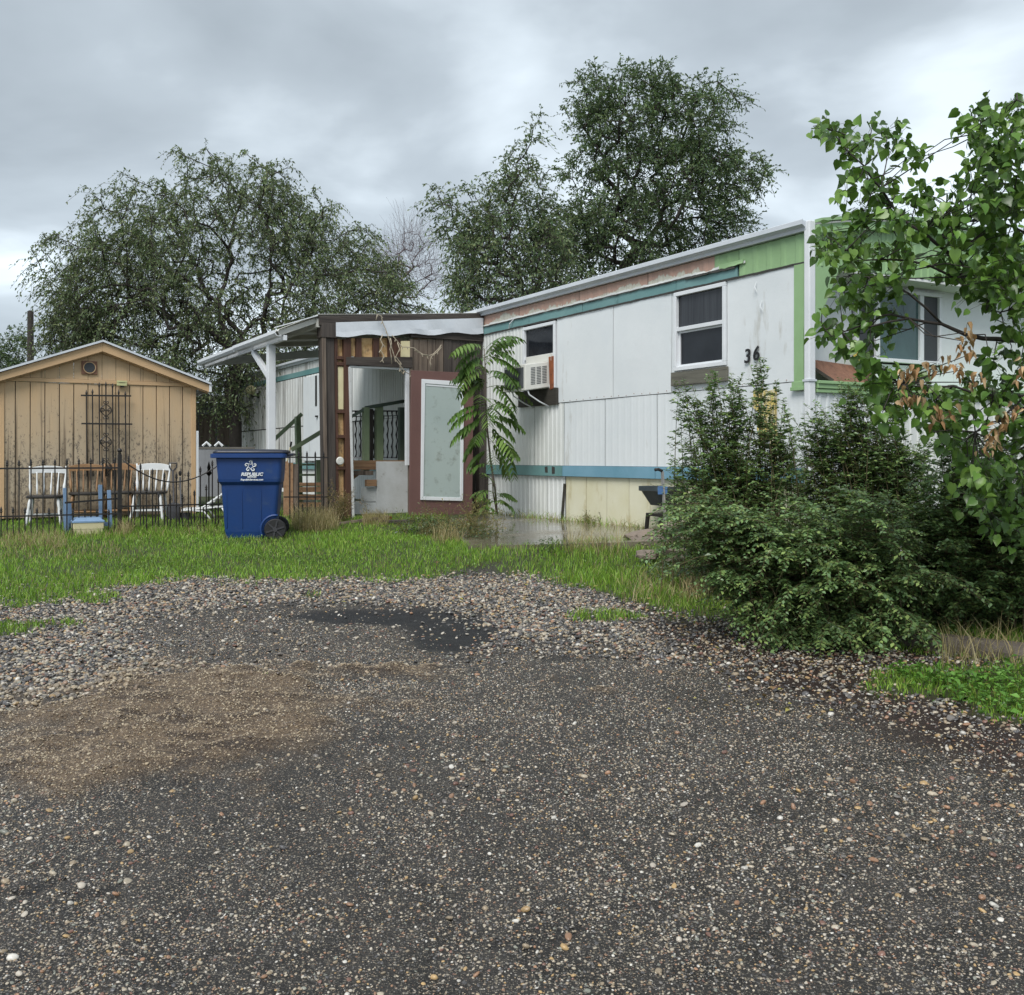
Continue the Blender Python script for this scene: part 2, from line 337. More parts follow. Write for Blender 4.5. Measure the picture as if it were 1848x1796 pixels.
def concrete_mat():
    m, nt, N, L, b = newmat('wet_concrete'); tc = N('ShaderNodeTexCoord'); v = tc.outputs['Object']
    f = tex_noise(N, L, v, 1.4, 5, 0.6); c = ramp(N, L, f, [(0.35, (0.11,0.095,0.070)), (0.65, (0.20,0.175,0.135))])
    L(c, b.inputs['Base Color'])
    r = ramp(N, L, f, [(0.40, (0.06,)*3), (0.68, (0.30,)*3)]); L(r, b.inputs['Roughness'])
    b.inputs['Specular IOR Level'].default_value = 0.6
    bump(N, L, tex_noise(N, L, v, 9, 3), 0.06, 0.01, b); return m
M['concrete'] = concrete_mat()
def peeling(name, over, under, mode='pink'):
    m, nt, N, L, b = newmat(name); tc = N('ShaderNodeTexCoord'); v = tc.outputs['Object']
    sp = N('ShaderNodeSeparateXYZ'); L(v, sp.inputs[0])
    n = tex_noise(N, L, v, 1.0, 6, 0.6, (2.2, 2.2, 0.6)); n2 = tex_noise(N, L, v, 1.0, 5, 0.7, (16, 16, 5))
    s = mth(N, L, 'ADD', mth(N, L, 'MULTIPLY', n, 0.7), mth(N, L, 'MULTIPLY', n2, 0.3))
    h = N('ShaderNodeMapRange'); L(sp.outputs['Z'], h.inputs[0]); h.inputs[1].default_value = 2.84; h.inputs[2].default_value = 3.00; h.inputs[3].default_value = -0.16; h.inputs[4].default_value = 0.12
    s2 = mth(N, L, 'ADD', s, h.outputs[0])
    mr = N('ShaderNodeMapRange'); L(s2, mr.inputs[0]); mr.inputs[1].default_value = 0.47; mr.inputs[2].default_value = 0.49
    c = mixc(N, L, mr.outputs[0], under, over); d = tex_noise(N, L, v, 1, 4, 0.6, (25, 25, 1.2))
    dr = N('ShaderNodeMapRange'); L(d, dr.inputs[0]); dr.inputs[1].default_value = 0.52; dr.inputs[2].default_value = 0.75; dr.inputs[4].default_value = 0.6
    c = mixc(N, L, dr.outputs[0], c, (0.36, 0.27, 0.22)); L(c, b.inputs['Base Color']); b.inputs['Roughness'].default_value = 0.6
    bump(N, L, mr.outputs[0], 0.3, 0.01, b); return m
M['pink_peel'] = peeling('pink_peel', (0.52,0.33,0.26), (0.60,0.59,0.50))

# ------------------------------------------------------------------ ground
def vnoise(x, y, sc, seed=0):
    r = np.random.default_rng(seed); s = np.zeros_like(x, float)
    for i in range(10):
        a = r.uniform(0, 2*np.pi); f = sc*r.uniform(0.5, 1.8); ph = r.uniform(0, 2*np.pi)
        s += np.sin((x*np.cos(a)+y*np.sin(a))*f+ph + 1.3*np.sin((x*np.sin(a)-y*np.cos(a))*f*0.7+ph*2))
    return s/10*1.6
def smooth(a, b, x): t = np.clip((x-a)/(b-a), 0, 1); return t*t*(3-2*t)
GE = np.array([(-400,1130),(0,1092),(90,1090),(150,1078),(215,1062),(300,1046),(450,1052),(600,1048),(700,1052),(800,1040),(900,1038),(1000,1046),(1060,1062),(1130,1090),(1200,1105),(1290,1118),(1400,1135),(1600,1165),(1848,1215),(2300,1330)], float)
def blob(px, py, cx, cy, rx, ry): return np.exp(-(((px-cx)/rx)**2+((py-cy)/ry)**2))
def zones(x, y):
    """surface kinds on the ground: grass, loose gravel, brown silt, black patch, soil"""
    yy = np.maximum(y, 0.6); z = 0.051*yy; px = CX+FPX*x/yy; py = HY+FPX*(CAMZ-np.minimum(z, .79))/yy
    n = vnoise(x, y, 5, 1); n2 = vnoise(x, y, 16, 2)
    wob = n*9+n2*6
    edge = np.interp(px, GE[:, 0], GE[:, 1])
    grass = smooth(13, -9, py+wob*1.3-edge)
    patch = 1.25*blob(px, py, 1085, 1117, 85, 11)+1.3*blob(px, py, 20, 1140, 60, 17)+1.1*blob(px, py, 165, 1082, 60, 16)+0.75*blob(px, py, 420, 1092, 45, 9)+0.7*blob(px, py, 560, 1075, 60, 8)
    patch += 0.8*blob(px, py, 120, 1128, 60, 9)+1.4*blob(px, py, 1720, 1235, 170, 32)+1.4*blob(px, py, 1850, 1280, 110, 40)
    grass = np.maximum(grass, smooth(0.40, 1.10, patch+0.30*n2+0.20*n))
    asph1 = smooth(0.30, 0.55, blob(px, py, 560, 1150, 350, 70)+0.12*n+0.08*n2)
    gl = np.interp(px, [-400,0,200,330,620,860,960,1100,1300,1500,1700,1848,2300], [1400,1300,1255,1215,1195,1170,1165,1180,1215,1270,1315,1345,1430])
    gravel = smooth(26, -34, py+wob*1.6-gl)*(1-0.93*asph1)
    silt = smooth(0.22, 0.72, blob(px, py, 350, 1305, 310, 95)+0.5*blob(px, py, 60, 1390, 160, 60)+0.62*blob(px, py, 720, 1212, 190, 14)+0.24*n+0.20*n2+0.5*blob(px, py, 1105, 1250, 55, 9))
    black = smooth(0.35, 0.8, 1.2*blob(px, py, 820, 1148, 90, 36)+0.95*blob(px, py, 660, 1112, 180, 18)+0.6*blob(px, py, 1000, 1185, 90, 14)+0.8*np.exp(-((py-(1600+0.02*px+8*np.sin(px*0.05)))/6)**2)*smooth(330, 150, px)+0.8*np.exp(-((py-(1722-.22*(px-850)+9*np.sin(px*.04)))/6)**2)*smooth(820, 900, px)*smooth(1200, 1080, px)+0.45*blob(px, py, 900, 1290, 200, 14)+0.16*n+0.1*n2)
    soil = smooth(40, -30, py+wob*1.6-np.interp(px, [-400,1100,1200,1350,1500,1700,1848,2300], [0,1080,1150,1215,1275,1350,1400,1480]))
    return grass, gravel, silt, black, soil
def axis_pts(lo, hi, step, far):
    a = list(np.arange(lo, hi+1e-6, step)); s = step; v = hi
    while v < far: s *= 1.35; v += s; a.append(v)
    s = step; v = lo
    while v > -far: s *= 1.35; v -= s; a.insert(0, v)
    return np.array(a)
def relief(x, y):
    g, gr, si, bl, so = zones(x, y)
    near = smooth(16, 12, y)*smooth(-10, -8.5, x)*smooth(9, 7.5, x)
    yy = np.maximum(y, 0.6); px = CX+FPX*x/yy; py = HY+FPX*(CAMZ-0.051*yy)/yy
    h = 0.010*vnoise(x, y, 2.2, 5)+0.004*vnoise(x, y, 9, 6)+0.012*gr+si*(0.030+0.020*vnoise(x, y, 12, 15)+0.010+0.010*vnoise(x*1.2+y, y*2.2-x*.6, 7, 8)+0.006*vnoise(x, y, 26, 9))-0.008*bl
    h += 0.035*blob(px, py, 450, 1235, 170, 26)+0.025*blob(px, py, 250, 1290, 130, 22)+si*0.010*np.sin((px+py*1.6)/13+2*vnoise(x, y, 3, 77))*blob(px, py, 200, 1290, 150, 60)
    # a shallow crack line at the bottom left
    cy = 1600+0.02*px+8*np.sin(px*0.05)+6*vnoise(px/60, px*0, 3, 4)
    h -= 0.02*np.exp(-((py-cy)/5)**2)*smooth(260, 150, px)
    return h*near
def build_ground():
    xs = axis_pts(-9.5, 8.0, 0.05, 400); ys = axis_pts(1.6, 13.5, 0.05, 500)
    X, Y = np.meshgrid(xs, ys); x, y = X.ravel(), Y.ravel()
    z = gz(x, np.clip(y, -30, 1e9)) + relief(x, y)
    V = np.stack([x, y, z], 1); nx, ny = len(xs), len(ys)
    i = np.arange(nx*ny).reshape(ny, nx); F = np.stack([i[:-1, :-1].ravel(), i[:-1, 1:].ravel(), i[1:, 1:].ravel(), i[1:, :-1].ravel()], 1)
    g, gr, si, bl, so = zones(x, y)
    m, nt, N, L, b = newmat('ground'); geo = N('ShaderNodeNewGeometry'); v = geo.outputs['Position']
    A = N('ShaderNodeAttribute'); A.attribute_name = 'zone_a'; sa = N('ShaderNodeSeparateColor'); L(A.outputs['Color'], sa.inputs[0])
    B = N('ShaderNodeAttribute'); B.attribute_name = 'zone_b'; sb = N('ShaderNodeSeparateColor'); L(B.outputs['Color'], sb.inputs[0])
    def vor(sc, feat='F1', rnd=1.0):
        t = N('ShaderNodeTexVoronoi'); t.feature = feat; t.inputs['Scale'].default_value = sc; t.inputs['Randomness'].default_value = rnd; L(v, t.inputs['Vector']); return t
    v1 = vor(95); v2 = vor(190); 
    def chips(t, thr, w):
        s = N('ShaderNodeSeparateColor'); L(t.outputs['Color'], s.inputs[0])
        pick = mth(N, L, 'GREATER_THAN', s.outputs[0], thr)
        inside = mth(N, L, 'LESS_THAN', t.outputs['Distance'], w)
        cc = ramp(N, L, s.outputs[1], [(0.0, (0.10,0.095,0.09)), (0.35, (0.32,0.27,0.19)), (0.5, (0.12,0.115,0.11)), (0.75, (0.50,0.45,0.36)), (0.9, (0.32,0.17,0.09)), (1.0, (0.68,0.65,0.58))])
        return mth(N, L, 'MULTIPLY', pick, inside), cc
    k1, cc1 = chips(v1, 0.66, 0.40); k2, cc2 = chips(v2, 0.62, 0.42)
    big = tex_noise(N, L, v, 0.9, 6, 0.65)
    bigr = N('ShaderNodeMapRange'); L(big, bigr.inputs[0]); bigr.inputs[1].default_value = .36; bigr.inputs[2].default_value = .62; bigr.inputs[3].default_value = .45; bigr.inputs[4].default_value = 1.0
    k1 = mth(N, L, 'MULTIPLY', k1, bigr.outputs[0]); k2 = mth(N, L, 'MULTIPLY', k2, bigr.outputs[0]); mid = tex_noise(N, L, v, 6, 5, 0.6); fine = tex_noise(N, L, v, 60, 3, 0.6)
    tar = ramp(N, L, mid, [(0.3, (0.017,0.0155,0.014)), (0.7, (0.046,0.042,0.038))])
    base = mixc(N, L, mth(N, L, 'MULTIPLY', k2, 0.75), tar, cc2); base = mixc(N, L, mth(N, L, 'MULTIPLY', k1, 0.8), base, cc1)
    dirt = ramp(N, L, fine, [(0.3, (0.045,0.029,0.018)), (0.7, (0.21,0.15,0.093))])
    rid = tex_noise(N, L, v, 1.0, 5, 0.65, (3.2, 9, 1)); rr_ = N('ShaderNodeMapRange'); L(rid, rr_.inputs[0]); rr_.inputs[1].default_value = .50; rr_.inputs[2].default_value = .60
    dirt = mixc(N, L, mth(N, L, 'MULTIPLY', rr_.outputs[0], .8), dirt, (0.030, 0.017, 0.010))  # dark ridge mask: moist clods, plus relief shading painted into the dirt colour
    dirt = mixc(N, L, mth(N, L, 'MULTIPLY', k2, 0.55), dirt, cc2)
    gravel_bed = ramp(N, L, fine, [(0.3, (0.012,0.011,0.011)), (0.7, (0.060,0.054,0.048))])
    soilc = ramp(N, L, fine, [(0.3, (0.009,0.005,0.004)), (0.7, (0.036,0.019,0.013))])
    lawn = ramp(N, L, mid, [(0.3, (0.030,0.040,0.014)), (0.7, (0.065,0.075,0.030))])
    c = mixc(N, L, mth(N, L, 'MULTIPLY', sa.outputs[1], 0.8), base, gravel_bed)
    c = mixc(N, L, mth(N, L, 'MULTIPLY', sb.outputs[0], 0.85), c, soilc)
    c = mixc(N, L, mth(N, L, 'MULTIPLY', sa.outputs[2], 0.9), c, dirt)
    c = mixc(N, L, mth(N, L, 'MULTIPLY', sb.outputs[1], 0.95), c, (0.012, 0.012, 0.013))
    c = mixc(N, L, sa.outputs[0], c, lawn)
    L(c, b.inputs['Base Color'])
    rr = ramp(N, L, mid, [(0.35, (0.42,)*3), (0.7, (0.7,)*3)]); L(rr, b.inputs['Roughness']); b.inputs['Specular IOR Level'].default_value = 0.3
    h = mth(N, L, 'ADD', mth(N, L, 'MULTIPLY', fine, 0.6), mth(N, L, 'ADD', mth(N, L, 'MULTIPLY', v1.outputs['Distance'], -0.9), mth(N, L, 'MULTIPLY', v2.outputs['Distance'], -0.5)))
    bump(N, L, h, 0.8, 0.008, b)
    o = np_mesh('ground', V, F, m, smooth=True)
    for nm, chans in (('zone_a', (g, gr, si)), ('zone_b', (so, bl, bl*0))):
        a = o.data.color_attributes.new(nm, 'FLOAT_COLOR', 'POINT'); cc = np.ones((len(V), 4), np.float32)
        for j in range(3): cc[:, j] = chans[j]
        a.data.foreach_set('color', cc.ravel())
    tag(o, kind='structure')
build_ground()
def gtop(x, y): return gz(x, y)+relief(x, y)

# scattered stones: instances on points, one object
def pebble_sources():
    c = bpy.data.collections.new('pebble_shapes'); mats = []
    m, nt, N, L, b = newmat('pebble'); at = N('ShaderNodeAttribute'); at.attribute_name = 'col'; at.attribute_type = 'INSTANCER'
    tc = N('ShaderNodeTexCoord'); f = tex_noise(N, L, tc.outputs['Object'], 2.5, 4, 0.6)
    cc = mixc(N, L, f, at.outputs['Color'], (0.12, 0.11, 0.10)); cc.node.inputs[0].default_value = 0.2
    mm = mth(N, L, 'MULTIPLY', f, 0.6); L(mm, cc.node.inputs[0]); L(cc, b.inputs['Base Color'])
    b.inputs['Roughness'].default_value = 0.34
    import bmesh
    for k in range(6):
        bm = bmesh.new(); bmesh.ops.create_icosphere(bm, subdivisions=2, radius=0.5)
        for vv in bm.verts:
            d = mnoise.noise(vv.co*1.8+Vector((k*9.1, 0, 0)))*0.30+mnoise.noise(vv.co*4+Vector((0, k*5.3, 0)))*0.10
            vv.co *= 1+d; vv.co.z *= 0.62; vv.co.x *= 1.15
        for f_ in bm.faces: f_.smooth = k % 2 == 0
        me = bpy.data.meshes.new('pebble'); bm.to_mesh(me); bm.free(); me.materials.append(m)
        o = bpy.data.objects.new('pebble_shape', me); c.objects.link(o)
    return c
PEB = pebble_sources()
def scatter(name, pts, rot, scl, col, idx, coll=PEB):
    me = bpy.data.meshes.new(name); n = len(pts); me.vertices.add(n); me.vertices.foreach_set('co', np.ascontiguousarray(pts, np.float32).ravel())
    for nm, arr in (('rot', rot), ('scl', scl)):
        a = me.attributes.new(nm, 'FLOAT_VECTOR', 'POINT'); a.data.foreach_set('vector', np.ascontiguousarray(arr, np.float32).ravel())
    a = me.attributes.new('col', 'FLOAT_COLOR', 'POINT'); c = np.ones((n, 4), np.float32); c[:, :3] = col; a.data.foreach_set('color', c.ravel())
    a = me.attributes.new('idx', 'INT', 'POINT'); a.data.foreach_set('value', np.ascontiguousarray(idx, np.int32))
    o = bpy.data.objects.new(name, me); COL.objects.link(o)
    ng = bpy.data.node_groups.new(name+'_scatter', 'GeometryNodeTree')
    ng.interface.new_socket('Geometry', in_out='INPUT', socket_type='NodeSocketGeometry'); ng.interface.new_socket('Geometry', in_out='OUTPUT', socket_type='NodeSocketGeometry')
    N = ng.nodes.new; L = ng.links.new
    gi = N('NodeGroupInput'); go = N('NodeGroupOutput'); ci = N('GeometryNodeCollectionInfo'); ci.inputs['Collection'].default_value = coll
    ci.inputs['Separate Children'].default_value = True; ci.inputs['Reset Children'].default_value = True
    ip = N('GeometryNodeInstanceOnPoints'); ip.inputs['Pick Instance'].default_value = True
    def na(nm, ty):
        q = N('GeometryNodeInputNamedAttribute'); q.data_type = ty; q.inputs['Name'].default_value = nm; return q.outputs['Attribute']
    L(gi.outputs[0], ip.inputs['Points']); L(ci.outputs[0], ip.inputs['Instance']); L(na('idx', 'INT'), ip.inputs['Instance Index'])
    L(na('rot', 'FLOAT_VECTOR'), ip.inputs['Rotation']); L(na('scl', 'FLOAT_VECTOR'), ip.inputs['Scale']); L(ip.outputs[0], go.inputs[0])
    md = o.modifiers.new('scatter', 'NODES'); md.node_group = ng
    return o
PAL = np.array([(0.50,0.43,0.32),(0.58,0.52,0.43),(0.36,0.28,0.18),(0.17,0.155,0.14),(0.075,0.075,0.08),(0.36,0.19,0.10),(0.52,0.34,0.14),(0.20,0.09,0.06),(0.72,0.69,0.62),(0.26,0.27,0.22),(0.04,0.04,0.04)])
def ground_cover():
    # sample positions uniformly on the ground in front of the home
    def sample(n, y0, y1, half=0.56):
        y = np.sqrt(RNG.uniform(y0**2, y1**2, n)); x = RNG.uniform(-half, half, n)*y; ok = (x > -9.3) & (x < 7.8); return x[ok], y[ok]
    P_, S_, C_ = [], [], []
    def add(x, y, size, pal_w, lift=0.25, dark=1.0):
        n = len(x); z = gtop(x, y); s = size*(0.6+0.9*RNG.random(n)**1.7)
        fl = RNG.uniform(0.7, 1.3, (n, 3)); sc = fl*s[:, None]
        P_.append(np.stack([x, y, z+s*lift*RNG.uniform(-0.35, 0.8, n)], 1)); S_.append(sc)
        w = np.array(pal_w, float); w /= w.sum(); c = PAL[RNG.choice(len(PAL), n, p=w)]*RNG.uniform(0.75, 1.2, (n, 1))*dark; sz_ = np.clip(zones(x, y)[2]*1.3, 0, 1)[:, None]; tn = np.array([(.44,.34,.21),(.21,.145,.09),(.52,.43,.29),(.09,.065,.045),(.32,.24,.145)])[RNG.integers(0, 5, n)]; c = c*(1-sz_)+tn*sz_
        C_.append(c)
    W = [6,3,4,4,4,1.5,1.6,1.2,1.6,2,4]; WL = [5,3,6,7,8,2,1.2,2,1.1,2,9]
    # loose gravel
    x, y = sample(240000, 4.2, 10.3, 0.85); g, gr, si, bl, so = zones(x, y); px, py = CX+FPX*x/y, 0
    keep = RNG.random(len(x)) < gr*(1-0.85*g)*(1-0.75*bl)*(1-0.5*si)*(0.82-0.62*np.clip(so*1.4, 0, 1))*smooth(9.9, 9.3, y); add(x[keep], y[keep], 0.0205, WL, 0.5)
    # small chips in asphalt
    x, y = sample(370000, 2.3, 8.6, 0.85); g, gr, si, bl, so = zones(x, y)
    dens = (1-g)*(1-0.5*gr)*(1-0.9*bl)*np.clip(0.50+0.40*vnoise(x, y, 2.2, 21)+0.3*vnoise(x, y, 9, 22)+0.45*si, .08, 1)*(1-.4*so); keep = RNG.random(len(x)) < dens*smooth(9.0, 6.0, y)
    add(x[keep], y[keep], 0.0075, W, 0.2)
    # larger stones scattered thinly, thicker towards the bush and at the lower left
    x, y = sample(41000, 2.3, 9.2, 0.85); g, gr, si, bl, so = zones(x, y)
    yy = y; px = CX+FPX*x/yy; py = HY+FPX*(CAMZ-0.051*yy)/yy
    cl = 0.10+0.8*so+0.55*smooth(0.3, 0.9, vnoise(x, y, 2.5, 33))+0.5*blob(px, py, 60, 1640, 200, 120)+0.5*blob(px, py, 1750, 1450, 260, 90)
    keep = RNG.random(len(x)) < np.clip(cl, 0, 1)*(1-g)*0.5; add(x[keep], y[keep], 0.018, [5,4,4,2,1,4,4,3,3,2,1], 0.35)
    pts = np.concatenate(P_); scl = np.concatenate(S_); col = np.concatenate(C_); n = len(pts)
    rot = np.stack([RNG.normal(0, .35, n), RNG.normal(0, .35, n), RNG.uniform(0, 6.28, n)], 1)
    o = scatter('gravel', pts, rot, scl, col, RNG.integers(0, 6, n)); tag(o, 'wet mixed gravel and stone chips strewn over the asphalt lot', 'gravel', kind='stuff')
ground_cover()

# ------------------------------------------------------------------ foliage builders
def unit(v): return v/np.maximum(np.linalg.norm(v, axis=-1, keepdims=True), 1e-9)
def leaf_quads(base, axis, nrm, length, width, col, fold=0.25):
    """diamond leaves, folded along the midrib; returns V, F, C"""
    axis = unit(axis); side = unit(np.cross(axis, nrm)); up = np.cross(side, axis); n = len(base)
    L = length[:, None]; W = width[:, None]
    v0 = base; v1 = base+axis*L*0.45+side*W*0.5+up*W*fold; v2 = base+axis*L-up*L*0.08; v3 = base+axis*L*0.45-side*W*0.5+up*W*fold
    V = np.stack([v0, v1, v2, v3], 1).reshape(-1, 3); i = np.arange(n)*4
    F = np.concatenate([np.stack([i, i+1, i+2], 1), np.stack([i, i+2, i+3], 1)])
    return V, F, np.repeat(col, 4, 0)
class Bag:
    def __init__(s): s.V = []; s.F = []; s.C = []; s.n = 0
    def add(s, V, F, C=None):
        if len(V) == 0: return
        s.V.append(V); s.F.append(F+s.n); s.C.append(C if C is not None else np.ones((len(V), 3))); s.n += len(V)
    def build(s, name, mat, parent=None, smooth=False):
        return np_mesh(name, np.concatenate(s.V), np.concatenate(s.F), mat, parent, np.concatenate(s.C), smooth)
def tapers(A, B, ra, rb, n=5):
    """many tapered prisms A->B at once (triangles)"""
    d = unit(B-A); ref = np.where(np.abs(d[:, 2:3]) > 0.9, np.array([[1., 0, 0]]), np.array([[0, 0, 1.]])); s = unit(np.cross(d, ref)); t = np.cross(d, s)
    ring = []
    for P0, r in ((A, ra), (B, rb)):
        for q in range(n):
            a = 2*np.pi*q/n; ring.append(P0+(s*np.cos(a)+t*np.sin(a))*r[:, None])
    V = np.stack(ring, 1).reshape(-1, 3); m = len(A); i = (np.arange(m)*2*n)[:, None]; F = []
    for q in range(n):
        a, b = q, (q+1) % n; F.append(np.concatenate([i+a, i+b, i+b+n], 1)); F.append(np.concatenate([i+a, i+b+n, i+a+n], 1))
    return V, np.concatenate(F)
def grow(root, attract, beta=0.12, rng=RNG, jit=0.15):
    """join every attractor to the growing skeleton at the cheapest place"""
    root = [np.array(p, float) for p in root]; nodes = list(root); par = [-1]+list(range(len(root)-1)); pl = [0.0]
    for k in range(1, len(root)): pl.append(pl[-1]+np.linalg.norm(root[k]-root[k-1])*0.3)
    d0 = np.linalg.norm(attract-root[-1], axis=1); order = np.argsort(d0*rng.uniform(0.85, 1.15, len(attract)))
    Nn = np.zeros((len(root)+2*len(attract), 3)); Pl = np.zeros(len(Nn)); m = len(root); Nn[:m] = nodes; Pl[:m] = pl
    for k in order:
        a = attract[k]; d = np.linalg.norm(Nn[:m]-a, axis=1); j = int(np.argmin(d+beta*Pl[:m])) if m > 3 else m-1
        dd = d[j]
        if dd > 0.5:                                   # a bent mid node on long reaches
            mid = (Nn[j]+a)/2+rng.normal(0, jit*dd*0.6, 3)+np.array([0, 0, 0.10*dd]); Nn[m] = mid; Pl[m] = Pl[j]+dd/2; par.append(j); j = m; m += 1
        Nn[m] = a; Pl[m] = Pl[j]+dd/2; par.append(j); m += 1
    return Nn[:m], np.array(par), Pl[:m]
def radii(nodes, par, tip, ex=2.3):
    n = len(nodes); acc = np.zeros(n); r = np.zeros(n); nch = np.zeros(n, int)
    for k in range(n-1, -1, -1):
        r[k] = tip if acc[k] == 0 else acc[k]**(1/ex)
        if par[k] >= 0: acc[par[k]] += r[k]**ex; nch[par[k]] += 1
    return r, nch
def blobs_to_points(blobs, Y, depth, n, rng):
    """attractors inside flattened ellipsoids given as seen (px,py,rx,ry[,weight])"""
    w = np.array([b[2]*b[3]*(b[4] if len(b) > 4 else 1) for b in blobs], float); k = rng.choice(len(blobs), n, p=w/w.sum()); out = []
    for i in k:
        b = blobs[i]; u = rng.normal(size=3); u /= np.linalg.norm(u); u *= rng.random()**0.42
        yy = Y+u[1]*depth*min(1.0, (b[2]+b[3])/180.0); sc = Y/FPX
        p = P(b[0], b[1], Y); out.append((p.x+u[0]*b[2]*sc, yy, p.z+u[2]*b[3]*sc))
    return np.array(out)
def make_tree(name, label, px_base, Y, blobs, depth, natt, cols, leaf=0.065, twigs=5, per=9, tlen=0.45, droop=0.5, seed=1, group=None, lean=None, tip=0.006, trunk_px=None, bare=False, mat=None, cat='tree', barkm=None):
    rng = np.random.default_rng(seed); b = G(px_base, Y); t = empty(name, b); tag(t, label, cat, group)
    att = blobs_to_points(blobs, Y, depth, natt, rng)-np.array(b)
    tp = [np.array(q)-np.array(b) for q in (trunk_px or [])]
    root = [np.zeros(3)]+(tp if tp else [np.array([0.1, 0, 1.2]), np.array([0.0, 0.1, 2.2])])
    nd, par, pl = grow(root, att, rng=rng); r, nch = radii(nd, par, tip)
    k = np.arange(1, len(nd)); bag = Bag(); V, F = tapers(nd[par[k]], nd[k], np.minimum(r[par[k]], r[k]*1.25), r[k], 6); bag.add(V, F)
    tw = Bag(); leaves = Bag()
    tips = np.where(r < tip*3.2)[0]; tips = tips[tips >= len(root)]
    ntw = len(tips)*twigs; o = np.repeat(nd[tips], twigs, 0)+rng.normal(0, 0.05, (ntw, 3))
    pd = unit(nd[tips]-nd[par[tips]]); cen = att.mean(0); outw = unit(nd[tips]-cen)
    d = unit(np.repeat(pd*0.6+outw*0.5, twigs, 0)+rng.normal(0, 0.65, (ntw, 3))+np.array([0, 0, 0.15])); L = tlen*rng.uniform(0.4, 1.3, ntw)
    def pos(tt): return o+d*(L*tt)[:, None]+np.array([0, 0, -1.])*(droop*L*tt**2)[:, None]
    e0 = pos(np.zeros(ntw)); e1 = pos(np.full(ntw, 0.5)); e2 = pos(np.ones(ntw))
    tr = np.full(ntw, tip*0.45)
    for A, B_ in ((e0, e1), (e1, e2)):
        V, F = tapers(A, B_, tr, tr*0.7, 3); bag.add(V, F)
    trunk = bag.build('trunk', barkm or M['bark'], t)
    if not bare:
        base_c = np.array(cols); cl_tone = np.repeat(rng.uniform(0.70, 1.25, len(tips)), twigs)
        for q in range(per):
            tt = (q+rng.uniform(0.2, 1.0, ntw))/per; p = pos(tt); tan = unit(d+np.array([0, 0, -2.])*(droop*tt)[:, None])
            ax = unit(tan*0.6+rng.normal(0, 0.6, (ntw, 3))+np.array([0, 0, -0.25])); nr = unit(rng.normal(0, 0.6, (ntw, 3))+np.array([0, 0, 0.8]))
            ln = leaf*rng.uniform(0.6, 1.3, ntw); c = 1.2*base_c[rng.integers(0, len(base_c), ntw)]*(cl_tone*rng.uniform(0.8, 1.25, ntw))[:, None]
            V, F, C = leaf_quads(p, ax, nr, ln, ln*0.45, c); leaves.add(V, F, C)
        leaves.build('crown', mat or M['leaf_elm'], t)
    return t

# ------------------------------------------------------------------ trees behind
GREENS = [(0.130,0.180,0.085),(0.160,0.215,0.100),(0.100,0.150,0.070),(0.215,0.250,0.115),(0.150,0.180,0.095)]
GDARK = [(0.085,0.140,0.066),(0.115,0.172,0.076),(0.070,0.118,0.060),(0.155,0.210,0.088)]
make_tree('elm_tree', 'broad drooping elm tree with limbs showing, behind the tan shed and porch', 425, 27.0,
    [(175,500,75,85),(130,610,40,50),(245,430,80,70),(240,550,120,110),(345,430,80,85),(390,330,50,60,.35),(440,330,50,50,.3),(480,400,80,80),(370,540,110,100),(530,440,80,70),(560,540,100,75),(640,480,70,65),(690,540,50,40),(330,660,110,60),(165,650,50,40),(470,620,110,50,1.2),(420,700,60,50),(395,300,22,30,.3),(470,310,22,30,.3),(250,700,90,50),(600,600,110,40,.8),(140,570,45,50),(200,620,80,60),(340,300,26,24,.35),(225,350,30,22,.35),(640,440,40,30,.5),(700,500,50,40,.7),(560,380,50,40,.6),(500,350,60,50,.6),(300,360,60,50,.7),(760,560,40,20,.5)],
    3.2, 1800, GREENS, leaf=0.090, twigs=5, per=9, tlen=0.62, droop=0.85, seed=3, tip=.009, trunk_px=[P(425,760,27), P(415,700,27), P(440,640,27.2)])
make_tree('elm_tree', 'tall dense dark green tree rising above the white mobile home', 1130, 24.0,
    [(1130,230,75,90),(1150,140,22,30,.7),(1200,170,50,50),(1065,190,45,60,.9),(1240,250,80,80),(1270,180,35,35,.6),(1320,190,28,28,.6),(1180,340,120,90),(1100,400,90,80),(1060,310,45,60),(1300,330,70,60),(1365,310,40,30,.9),(1250,430,90,50),(1140,460,110,50),(1330,390,35,40,.6),(1030,440,60,60)],
    2.2, 1050, GDARK, leaf=0.085, twigs=6, per=9, tlen=0.42, droop=0.35, seed=5, tip=.008, trunk_px=[P(1140,640,24), P(1135,560,24), P(1125,480,24)])
make_tree('elm_tree', 'loose spreading tree between the bare shrub and the tall dark tree', 960, 22.0,
    [(860,390,55,50,.8),(800,360,30,25,.6),(795,420,35,25,.6),(940,330,55,75,.7),(975,240,22,25,.5),(900,440,80,60),(850,480,40,50,.9),(840,530,28,26),(960,460,80,60),(900,520,70,40),(1000,520,90,40),(980,400,50,50)],
    2.0, 520, GREENS+GDARK, leaf=0.085, twigs=5, per=8, tlen=0.5, droop=0.6, seed=8, tip=.008, trunk_px=[P(965,640,22), P(960,560,22)])
make_tree('bare_shrub', 'leafless pinkish shrub with fine upright twigs behind the porch roof', 730, 30.0,
    [(735,480,50,55),(765,500,35,45),(700,500,40,50),(740,440,30,25)], 0.9, 260, GREENS, twigs=4, tlen=0.9, droop=-0.15, seed=12, tip=0.006, bare=True, barkm=M['twig_pink'], trunk_px=[P(735,640,30), P(735,580,30)], cat='shrub')
